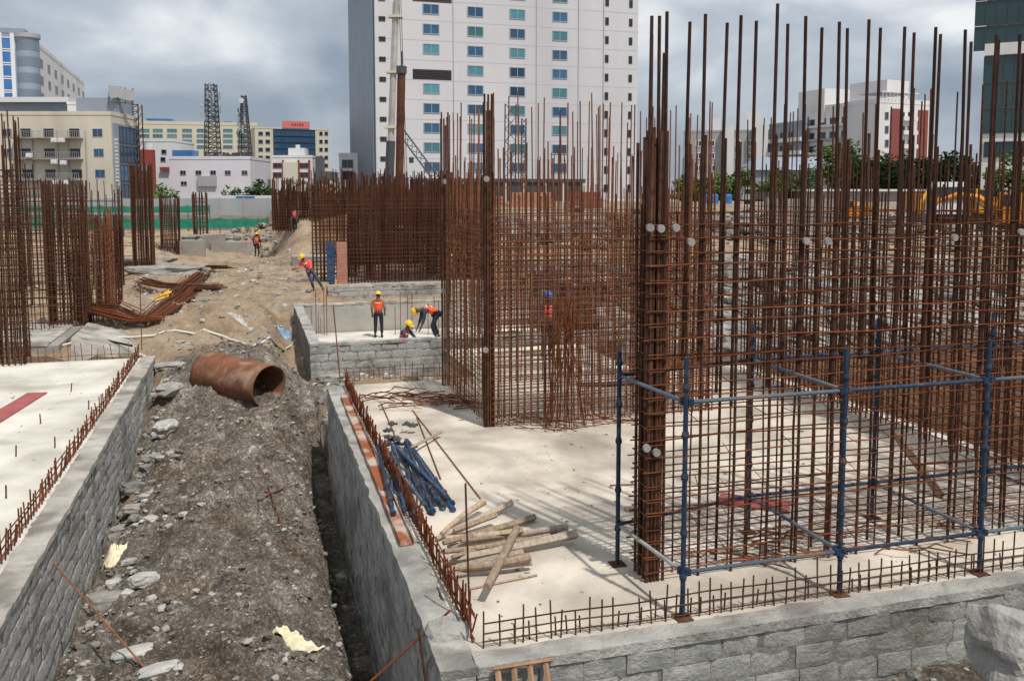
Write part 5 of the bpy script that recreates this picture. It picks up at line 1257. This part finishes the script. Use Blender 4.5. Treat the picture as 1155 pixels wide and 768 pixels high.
xa, z = b10[1](318, 140); xb_, _ = b10[1](349, 140); mb = MB(); mb.box((xa, -.3, b10[3] + .35), (xb_, -.1, b10[3] + 1.75)); sg = mb.build('sign', 'sign_red', b10[0])
# illegible lettering strokes on the sign
mb = MB(); xx = xa + 2.0
for w in (.35, .35, .15, .4, .35):
    mb.box((xx, -.34, b10[3] + .75), (xx + w, -.302, b10[3] + 1.25)); xx += w + .22
mb.build('lettering', 'maroon', sg)
for r_ in range(5):
    for px in (294, 302, 362, 368): pwin(b10, px, 151 + r_ * 9, 1.0 if px < 310 else .8, .9, glass='glass_dark', mull=0)
b11 = building('white house with dark red window strips and a grey centre panel', 'building', 308, 150, 353, 150, 178, 10, 'white_wall', parapet=.4)
for px in (313, 343):
    for py in (187, 197.5): pwin(b11, px, py, 1.5, .9, glass='glass_dark', frame='maroon', fw=.1, mull=1)
x, z = b11[1](328, 193); mb = MB(); mb.box((x - 1.25, -.3, z - 1.6), (x + 1.25, -.004, z + 1.5)); mb.build('centre_panel', 'cream', b11[0])
for px in (319.5, 337, 349): x, z = b11[1](px, 190); mb = MB(); mb.box((x - .15, -.2, 0), (x + .15, -.004, b11[3] - .4)); mb.build('pilaster', 'maroon', b11[0])
mb = MB(); mb.box((2.2, 2, b11[3] + .01), (5, 5, b11[3] + 1.7)); mb.tube([(3.6, 3, b11[3] + 1.7), (3.6, 3, b11[3] + 2.3)], .4, 10); mb.build('roof_hut', 'white_wall', b11[0])
mb = MB(); mb.box((.4, -2.6, 3.4), (6.2, -.02, 3.55)); mb.build('green_awning', 'net', b11[0])
b12 = building('pale unfinished house with dark openings left of the tower', 'building', 383, 155, 406, 155, 176, 10, 'white_wall', parapet=.5)
pwin(b12, 392, 185, 2.0, 1.5, glass='glass_dark', mull=1); pwin(b12, 392, 198, 2.0, 1.6, glass='louvre', mull=0)
b13 = building('cream house with red trim between the tower and the white house', 'building', 353, 160, 372, 160, 196, 8, 'cream', parapet=.4)
for px in (357, 365): pwin(b13, px, 203, .9, 1.0, glass='glass_dark', mull=0)
# flat-roofed shed with blue and white strip roof
b14 = building('long low shed with a white and blue roof edge behind the nets', 'shed', 240, 116, 306, 116, 224, 6, 'grey_wall', parapet=0, name='shed')
mb = MB(); h = b14[3]; mb.box((-.5, -1.2, h + .003), (b14[2] + .4, 6.3, h + .35)); mb.build('roof', 'roof_white', b14[0])
mb = MB(); mb.box((3.4, -1.26, h + .05), (5.8, -1.203, h + .3)); mb.build('fascia', 'glass_bright', b14[0])
for k in range(5): mb = MB(); q = .3 + k * 1.6; mb.tube([(q, -1.0, 0), (q, -1.0, h)], .07, 6); mb.build('post', 'steel_dark', b14[0])

# telecom towers
def telecom(label, px, pyt, pyb, Y, w0, w1):
    p = at(px, pyb, Y); zt = at(px, pyt, Y).z - 0; o = thing('telecom_tower', label, 'telecom tower', (p.x, Y, 0)); zb = 0
    H_ = zt; mb = MB()
    def wd(z): t = max(0, (z - p.z) / (H_ - p.z)); return w0 + (w1 - w0) * min(1, t)
    cs = [(-1, -1), (1, -1), (1, 1), (-1, 1)]
    for sx, sy in cs: 
        l = MB(); l.tube([(sx * wd(0), sy * wd(0), 0), (sx * wd(p.z), sy * wd(p.z), p.z), (sx * wd(H_), sy * wd(H_), H_)], .11, 5); l.build('leg', 'steel_dark', o)
    k = 0; z = p.z - 2
    while z < H_ - .6:
        z2 = z + .95
        for i in range(4):
            a_, b_ = cs[i], cs[(i + 1) % 4]
            mb.tube([(a_[0] * wd(z), a_[1] * wd(z), z), (b_[0] * wd(z2), b_[1] * wd(z2), z2)], .055, 4)
            mb.tube([(b_[0] * wd(z), b_[1] * wd(z), z), (a_[0] * wd(z2), a_[1] * wd(z2), z2)], .055, 4)
            mb.tube([(a_[0] * wd(z2), a_[1] * wd(z2), z2), (b_[0] * wd(z2), b_[1] * wd(z2), z2)], .055, 4)
        z = z2
    mb.build('bracing', 'steel_dark', o)
    for i in range(9):
        z = p.z + (H_ - p.z) * random.uniform(.25, 1.0); an = random.uniform(0, 6.28); w = wd(z) + .35; a_ = MB()
        if i % 3: a_.box((w * math.cos(an) * 1.2 - .13, w * math.sin(an) * 1.2 - .13, z - .8), (w * math.cos(an) * 1.2 + .13, w * math.sin(an) * 1.2 + .13, z + .6))
        else: c_ = Vector((w * math.cos(an) * 1.3, w * math.sin(an) * 1.3, z)); d_ = Vector((math.cos(an), math.sin(an), 0)); a_.tube([c_, c_ + d_ * .25], [.15, .5], 12)
        a_.build('antenna', 'grey_wall' if i % 3 else 'truck_white', o)
    return o
telecom('taller lattice telecom tower hung with antennas above the white roofs', 240, 95, 172, 165, 1.15, .8)
telecom('shorter lattice telecom tower right of the taller one', 276.5, 108, 172, 168, 1.0, .35)

# ---- right: apartment blocks
b15 = building('white apartment block with dark balconies and a tall roof box, right', 'apartment block', 905, 205, 986, 188, 0, 14, 'white_wall', ztop=at(992, 118, 188).z, parapet=1.0)
for r_ in range(6):
    for c_ in range(8):
        x = 2.0 + c_ * 3.2; z = b15[3] - 2.6 - r_ * 3.0
        if x < b15[2] - 2: win(b15[0], x - 1.1, z - .9, x + 1.1, z + .7, glass='glass_dark', frame='blue_grey_wall', fw=.1, mull=1)
for r_ in range(6):
    z = b15[3] - 3.9 - r_ * 3.0; mb = MB(); mb.box((0.2, -.9, z), (b15[2] - .2, -.09, z + .5)); mb.build('balcony', 'grey_wall' if r_ % 2 else 'white_wall', b15[0])
mb = MB(); xa, z = b15[1](958, 100); mb.box((b15[2] * .55, 2, b15[3] + .01), (b15[2] * .55 + 9.5, 9, b15[3] + 5.2)); mb.build('roof_box', 'white_wall', b15[0])
b16 = building('white and maroon end block with small balconies, right of the roof box', 'apartment block', 988, 173, 1048, 179, 116, 9, 'white_wall', parapet=.9)
for px in (1010, 1040):
    x, z = b16[1](px, 150); mb = MB(); mb.box((x - 1.3, -.25, 0), (x + 1.3, -.004, b16[3] - 1.0)); mb.build('maroon_strip', 'maroon', b16[0])
for r_ in range(5):
    for px, w in ((1000, 1.0), (1017, 1.6), (1027, 1.6), (1043, 1.0)):
        pwin(b16, px, 131 + r_ * 15.5, w, 1.5, glass='glass_dark', mull=1)
    x, z = b16[1](1022, 137 + r_ * 15.5); mb = MB(); mb.box((x - 1.9, -1.2, z), (x + 1.9, -.09, z + .8)); mb.build('balcony', 'white_wall', b16[0])
mb = MB(); 
for k in range(10): mb.box((.5 + k * .95, -.4, b16[3] + .91), (.6 + k * .95, -.3, b16[3] + 2.0))
mb.box((.3, -.42, b16[3] + 2.003), (10, 6, b16[3] + 2.2)); mb.build('roof_pergola', 'white_wall', b16[0])
b17 = building('white stepped apartment block with a roof tower, left of the roof box', 'apartment block', 866, 215, 905, 203, 0, 14, 'blue_grey_wall', ztop=at(900, 140, 204).z, parapet=.8)
for r_ in range(6):
    z = b17[3] - 3.9 - r_ * 3.0; mb = MB(); mb.box((0.2, -.9, z), (b17[2] - .2, -.09, z + .9)); mb.build('balcony', 'white_wall', b17[0])
    for c_ in range(3): win(b17[0], 1.2 + c_ * 3, z + 1.0, 3.2 + c_ * 3, z + 2.4, glass='glass_dark', mull=1)
xa = b17[2] * .62; mb = MB(); mb.box((xa, 2, b17[3] + .01), (xa + 9, 9, b17[3] + 7.5)); rb = mb.build('roof_box', 'white_wall', b17[0])
b18 = building('pair of slim white blocks behind the near cage corner', 'apartment block', 770, 220, 868, 215, 150, 14, 'grey_wall', parapet=.5)
for (pa, pb_, yt) in ((797, 812, 132), (841, 861, 124)):
    xa, zt = b18[1](pa, yt); xb_, _ = b18[1](pb_, yt); mb = MB(); mb.box((xa, 3, b18[3] + .01), (xb_, 10, zt)); mb.build('roof_box', 'white_wall', b18[0])
for r_ in range(4):
    for px in (776, 788, 803, 822, 832, 846, 858): pwin(b18, px, 162 + r_ * 14, 1.5, 1.6, glass='glass_dark', frame='white_wall', fw=.2, mull=1)
for (pa, pb_) in ((815, 828), (848, 866)):
    xa, zt = b18[1](pa, 160); xb_, _ = b18[1](pb_, 160); mb = MB(); mb.box((xa, -1.5, 0), (xb_, -.5, b18[3] + 1.5)); mb.build('white_bay', 'white_wall', b18[0])
b19 = building('low blue grey roofed hall in front of the apartment blocks', 'hall', 850, 160, 960, 160, 192, 14, 'blue_grey_wall', parapet=0)
mb = MB(); h = b19[3]; mb.add([(-.5, -.6, h), (b19[2] + .5, -.6, h), (b19[2] + .5, 14, h), (-.5, 14, h), (2, 6.5, h + 2.6), (b19[2] - 2, 6.5, h + 2.6)], [(0, 1, 5, 4), (1, 2, 5), (2, 3, 4, 5), (3, 0, 4), (0, 3, 2, 1)]); mb.build('roof', 'blue_grey_wall', b19[0])
for c_ in range(8): win(b19[0], .8 + c_ * 2.1, 3.5, 2.2 + c_ * 2.1, 5.2, glass='glass_dark', mull=1)
# green glass tower at the right edge
b20 = building('dark green glass office tower at the right edge', 'office tower', 1104, 118, 1230, 112, 0, 22, 'white_wall', ztop=46, parapet=1.0, name='office_tower')
for (ya, yb) in ((-150, 50), (64, 148), (160, 176)):
    xa, zt = b20[1](1107 if ya < 0 else 1110, ya); xb_, zb = b20[1](1228, yb); zt = min(zt, 45.5)
    n = max(1, round((zt - zb) / 3.2)); hh = (zt - zb) / n
    for k in range(n): win(b20[0], xa, zb + k * hh + .04, xb_, zb + (k + 1) * hh - .04, glass='glass_green', frame='frame_dark', fw=.1, mull=9, out=.12)
mb = MB(); xa, zt = b20[1](1104, 57); mb.box((-.05, -.35, zt - .8), (b20[2], -.004, zt + .7)); mb.build('white_band', 'white_wall', b20[0])

# boundary things at right
long_wall('long grey concrete site wall behind the near cage', 864, 952, 224, 58, 'conc_wall', t=.6, base=.8)
b21 = building('low white roofed site sheds right of the concrete wall', 'shed', 905, 125, 1040, 125, 216, 6, 'grey_wall', name='shed', parapet=0)
mb = MB(); h = b21[3]; mb.box((-.5, -1, h + .003), (b21[2] + .5, 6.4, h + .3)); mb.build('roof', 'roof_white', b21[0])
for c_ in range(6): win(b21[0], 1 + c_ * 2.7, 1.6, 2.5 + c_ * 2.7, 2.9, mull=1)
b22 = building('pale low shed behind the near cage corner', 'shed', 690, 118, 760, 118, 228, 6, 'cream', name='shed', parapet=0)
mb = MB(); h = b22[3]; mb.box((-.5, -1, h + .003), (b22[2] + .5, 6.4, h + .3)); mb.build('roof', 'roof_white', b22[0])
for i, px in enumerate((797, 804, 819)):
    p = at(px, 232, 100); o = thing('water_drum', 'blue plastic water drum standing beyond the near cage', 'drum', (p.x, 100, 3.0), 0, 'blue drums beyond the near cage')
    mb = MB(); mb.tube([(0, 0, 0), (0, 0, .1), (0, 0, 1.2), (0, 0, 1.4)], [.55, .62, .62, .5], 16); mb.build('barrel', 'glass_bright', o)
    mb = MB(); mb.tube([(0, 0, 1.403), (0, 0, 1.5)], .25, 12); mb.build('lid', 'navy', o)

# machines
def wheel(parent, x, y, z, r, w=.35):
    mb = MB(); mb.tube([(x, y - w / 2, z), (x, y + w / 2, z)], r, 18); o = mb.build('wheel', 'rubber', parent)
    mb = MB(); mb.tube([(x, y - w / 2 - .02, z), (x, y - w / 2 + .02, z)], r * .5, 12); mb.build('rim', 'galv', o)
def excavator(label, loc, rz, m, arm_ang=0.0, sc=1.0):
    o = thing('excavator', label, 'excavator', loc, rz); o.scale = (sc,) * 3
    for s_ in (-1, 1):
        mb = MB(); mb.prism([(-1.9, s_ * 1.1 - .28), (1.9, s_ * 1.1 - .28), (1.9, s_ * 1.1 + .28), (-1.9, s_ * 1.1 + .28)], .12, .72); mb.tube([(-1.9, s_ * 1.1 - .28, .42), (-1.9, s_ * 1.1 + .28, .42)], .40, 14); mb.tube([(1.9, s_ * 1.1 - .28, .42), (1.9, s_ * 1.1 + .28, .42)], .40, 14); mb.build('track', 'rubber', o)
    mb = MB(); mb.tube([(0, 0, .7), (0, 0, 1.0)], .7, 16); mb.box((-2.3, -1.25, 1.0), (1.3, 1.25, 1.9)); mb.box((-2.3, -1.2, 1.9), (-1.0, 1.2, 2.3)); mb.build('body', m, o)
    mb = MB(); mb.box((.1, .35, 1.903), (1.5, 1.24, 3.0)); cb = mb.build('cab', m, o)
    mb = MB(); mb.box((.22, .33, 2.1), (1.38, .348, 2.9)); mb.box((1.502, .45, 2.0), (1.52, 1.14, 2.9)); mb.box((.22, 1.242, 2.1), (1.38, 1.26, 2.9)); mb.build('cab_window', 'glass_dark', cb)
    mb = MB(); mb.tube([(1.2, 0, 1.6), (2.6, 0, 2.7), (3.9, 0, 2.9), (5.2, 0, 2.4)], [.2, .24, .22, .16], 6); mb.build('boom', m, o)
    mb = MB(); mb.tube([(5.0, 0, 2.7), (5.5, 0, 1.9), (5.7, 0, 1.0)], [.16, .16, .12], 6); mb.build('stick', m, o)
    mb = MB(); mb.prism([(5.2, -.5), (6.2, -.5), (6.2, .5), (5.2, .5)], .4, 1.0); mb.build('bucket', 'steel_dark', o)
    mb = MB(); mb.tube([(1.6, 0, 1.5), (3.0, 0, 2.6)], .08, 8); mb.build('hydraulic_ram', 'galv', o)
def on(px, Y): x = at(px, HZ, Y).x; return Vector((x, Y, hgt(*S(x, Y))))
excavator('orange excavator half hidden among boulders behind the cage', on(960, 66) + Vector((0, 0, .3)), R(185), 'machine_orange', sc=.6)
excavator('large orange excavator at the far right edge of the site', on(1152, 58) + Vector((0, 0, .4)), R(160), 'machine_orange', sc=.95)
excavator('yellow excavator behind the boulders at the right', on(1108, 62) + Vector((0, 0, .5)), R(190), 'machine_yellow', sc=.85)
def truck(label, loc, rz, cabm, bedm, sc=1.0):
    o = thing('truck', label, 'truck', loc, rz); o.scale = (sc,) * 3
    for x in (-2.6, -1.5, 2.2):
        for y in (-.95, .95): wheel(o, x, y, .5, .5)
    mb = MB(); mb.box((-3.6, -.5, .6), (3.2, .5, .9)); mb.build('chassis', 'steel_dark', o)
    mb = MB(); mb.add([(1.6, -1.15, .91), (3.4, -1.15, .91), (3.4, 1.15, .91), (1.6, 1.15, .91), (1.7, -1.1, 3.1), (3.1, -1.1, 3.1), (3.1, 1.1, 3.1), (1.7, 1.1, 3.1)], [(0, 3, 2, 1), (4, 5, 6, 7), (0, 1, 5, 4), (1, 2, 6, 5), (2, 3, 7, 6), (3, 0, 4, 7)]); cb = mb.build('cab', cabm, o)
    mb = MB(); mb.box((3.28, -.95, 1.95), (3.36, .95, 2.75), rot=Matrix.Rotation(R(-8), 3, 'Y')); mb.box((1.95, -1.165, 1.95), (2.9, -1.12, 2.75)); mb.box((1.95, 1.12, 1.95), (2.9, 1.165, 2.75)); mb.build('cab_window', 'glass_dark', cb)
    mb = MB(); mb.box((-3.8, -1.2, .95), (1.45, 1.2, 1.1)); mb.box((-3.8, -1.2, 1.103), (1.45, -1.1, 2.3)); mb.box((-3.8, 1.1, 1.103), (1.45, 1.2, 2.3)); mb.box((1.35, -1.097, 1.103), (1.45, 1.097, 2.6)); mb.box((-3.8, -1.097, 1.103), (-3.7, 1.097, 2.3)); mb.build('tipper_bed', bedm, o)
    for y in (-.8, .8): mb = MB(); mb.box((3.401, y - .15, 1.1), (3.45, y + .15, 1.3)); mb.build('headlight', 'truck_white', o)
truck('white and orange tipper truck facing the camera, far right', on(1056, 64) + Vector((0, 0, .5)), R(-100), 'truck_white', 'machine_orange', 1.0)
truck('dark grey truck left of the long concrete wall', on(858, 95), R(175), 'grey_wall', 'steel_dark', .6)

# piling rig mast, crane and drill rig in front of the tower
pa, pb_ = at(437, 214, 92), at(449, -60, 92)
o = thing('crane', 'pale telescopic crane mast rising in front of the tower, beside its left edge', 'crane', (pa.x, 92, 1.5))
d = pb_ - Vector((pa.x, 92, 1.5))
mb = MB(); mb.tube([(0, 0, 0.5), d * .30], .50, 6); mb.build('mast_base', 'steel_dark', o)
mb = MB(); mb.tube([d * .28, d * .8], .36, 6); mb.build('mast_middle', 'steel_pale', o)
mb = MB(); mb.tube([d * .78, d], .26, 6); mb.build('mast_top', 'steel_pale', o)
for t in (.35, .55, .75): mb = MB(); c_ = d * t; mb.box((c_.x - .7, -.5, c_.z - .12), (c_.x + .7, .5, c_.z + .12)); mb.build('collar', 'cream', o)
mb = MB(); mb.box((-2.6, -1.4, .2), (2.6, 1.4, 1.6)); mb.box((-2.4, -1.1, 1.603), (-.4, 1.1, 3.0)); mb.build('chassis', 'cream', o)
for s_ in (-1, 1): mb = MB(); mb.box((-3, s_ * 1.7 - .3, -.6), (3, s_ * 1.7 + .3, .3)); mb.build('track', 'rubber', o)
mb = MB(); mb.tube([d * .96, Vector((1.9, 0, 1.6))], .035, 5); mb.tube([d * .9 + Vector((.3, 0, 0)), Vector((2.1, 0, 1.6))], .035, 5); mb.build('cable', 'steel_dark', o)
pa = at(448, 212, 62); pt = at(453, 75, 62)
o = thing('drill_pole', 'tall rust red kelly bar standing right of the pale crane mast', 'drill pole', Vector((pa.x, 62, .6))); d = pt - Vector((pa.x, 62, .6))
mb = MB(); mb.tube([(0, 0, 0), d * .985], .28, 8); mb.build('shaft', 'rust_far', o)
mb = MB(); mb.tube([d * .96, d * 1.0], .36, 8); mb.tube([d, d * 1.08], .07, 6); mb.build('head', 'steel_dark', o)
def lattice_boom(label, p0, p1, w, name, cat):
    o = thing(name, label, cat, p0); d = p1 - p0; L = d.length; dd = d.normalized(); s_ = dd.cross(Vector((0, 1, 0))).normalized(); f_ = Vector((0, 1, 0)); mb = MB()
    ch_ = [(s_ * a_ + f_ * b_) * w for a_, b_ in ((-1, -1), (1, -1), (1, 1), (-1, 1))]
    for c_ in ch_: q = MB(); q.tube([c_, c_ + d], .06, 4); q.build('chord', 'steel_dark', o)
    n = int(L / (w * 2.2))
    for k in range(n):
        a_, b_ = d * k / n, d * (k + 1) / n
        for i in range(4): mb.tube([ch_[i] + a_, ch_[(i + 1) % 4] + b_], .035, 4)
    mb.build('lacing', 'steel_dark', o)
    return o
lattice_boom('dark lattice jib sloping down to the right before the tower', at(492, 202, 96), at(452, 148, 96), .35, 'lattice_jib', 'crane jib')
mb = MB(); mb.tube([(0, 0, 0), (0, 0, .6)], .25, 8); tag(place(mb.build('hook_block', 'steel_dark'), at(464, 184, 96)), 'black hook block hanging under the lattice jib', 'hook block')
lattice_boom('dark upright lattice leader in front of the tower windows', at(575, 214, 90), at(576, 118, 90), .55, 'drill_leader', 'drill rig')
lattice_boom('slim dark lattice leader right of the wider one', at(590, 214, 90), at(591, 134, 90), .22, 'drill_leader', 'drill rig')
# site clutter behind the cages (red and pink stacks)
for i, (px, py, w, h, m) in enumerate(((470, 222, 3, 1.2, 'machine_orange'), (540, 224, 5, 1.0, 'pink_col'), (600, 222, 4, 1.4, 'pink_col'), (505, 232, 2.4, .9, 'sign_red'), (660, 222, 3.2, 1.5, 'maroon'))):
    g = at(px, HZ, 80); z = hgt(*S(g.x, 80)); o = thing('material_stack', ['orange', 'wide pink', 'tall pink', 'red', 'maroon'][i] + ' stack of site material on the back terrace', 'material stack', (g.x, 80, z))
    for k in range(3): mb = MB(); mb.box((-w / 2 + k * .1, -.6, k * h / 3), (w / 2 - k * .12, .6, (k + 1) * h / 3 - .03), jit=.03); mb.build('layer', m, o)

# ------------------------------------------------------------------ trees
def tree(label, px, Y, base_z, h, r, m='leaf', n=2600, leaf=.30, group=None, squat=1.0, sparse=0.0):
    x = at(px, HZ, Y).x; o = thing('tree', label, 'tree', (x, Y, base_z), random.uniform(0, 6), group)
    mb = MB(); squat = max(.5, (h * .42) / r); th = h * .16; mb.tube([(0, 0, 0), (.1, 0, th * .5), (0, .1, th + r * .4)], [.24, .18, .10], 7)
    for k in range(7):
        a_ = k * 2.4; mb.tube([(0, 0, th * (.7 + .05 * k)), (math.cos(a_) * r * .35, math.sin(a_) * r * .35, th + r * squat * .5), (math.cos(a_) * r * .7, math.sin(a_) * r * .7, th + r * squat * (.6 + .1 * k))], [.10, .07, .03], 5)
    mb.build('trunk', 'bark', o)
    cl = []
    for k in range(34):
        a_ = random.uniform(0, 6.28); e_ = random.uniform(-.95, 1); q = random.uniform(.35, .95)
        c_ = Vector((math.cos(a_) * math.sqrt(1 - min(1, abs(e_)) ** 2 * .7) * q * r, math.sin(a_) * math.sqrt(1 - min(1, abs(e_)) ** 2 * .7) * q * r, th + r * squat * (.98 + e_ * q * .95)))
        cl.append((c_, r * random.uniform(.22, .42)))
    vs_, fs = [], []
    for i in range(n):
        c_, cr = random.choice(cl); d_ = Vector((random.gauss(0, 1), random.gauss(0, 1), random.gauss(0, .8))).normalized() * cr * random.random() ** .45
        p = c_ + d_; l = leaf * random.uniform(.6, 1.3); a1 = Vector((random.gauss(0, 1), random.gauss(0, 1), random.gauss(0, .6))).normalized(); a2 = a1.cross(Vector((random.gauss(0, 1), random.gauss(0, 1), random.gauss(0, 1)))).normalized()
        k = len(vs_); vs_ += [p - a1 * l, p + a2 * l * .45, p + a1 * l, p - a2 * l * .45]; fs.append((k, k + 1, k + 2, k + 3))
    mb = MB(); mb.add(vs_, fs); mb.build('crown', m, o)
tree('broad light green tree left of the maroon end block', 955, 140, 0, 14.0, 5.5, 'leaf', 4200, .4)
tree('dark bushy tree under the maroon end block', 1005, 138, 0, 11.5, 5.2, 'leaf_dark', 4000, .4)
tree('dark tree below the right end of the maroon block', 1040, 142, 0, 11.0, 4.2, 'leaf_dark', 3000, .4)
tree('round tree right of the maroon block', 1078, 135, 0, 11.5, 4.0, 'leaf_dark', 3000, .38)
tree('tree against the foot of the green glass tower', 1140, 108, 0, 9.5, 3.6, 'leaf', 2800, .34)
tree('small green tree at the left end of the grey hall', 895, 132, 0, 8.5, 4.0, 'leaf_dark', 3000, .36)
tree('low tree behind the blue drums', 820, 130, 0, 8.6, 4.0, 'leaf', 3000, .36)
tree('low tree behind the near cage corner post', 785, 134, 0, 8.2, 3.6, 'leaf', 2600, .36)
tree('low bright tree left of the dark grey truck', 858, 128, 0, 8.4, 3.6, 'leaf', 2600, .36)
tree('dark green tree beside the white and blue shed', 293, 128, 0, 6.6, 2.5, 'leaf_dark', 2600, .28)
tree('small tree in front of the lilac building', 262, 132, 0, 6.6, 1.6, 'leaf', 900, .24)
tree('low bush tree under the red brick stair tower', 184, 122, 0, 5.6, 2.4, 'leaf', 1600, .26, squat=.6)
tree('low bush tree right of the white house', 312, 130, 0, 5.0, 2.0, 'leaf_dark', 1400, .26, squat=.7)
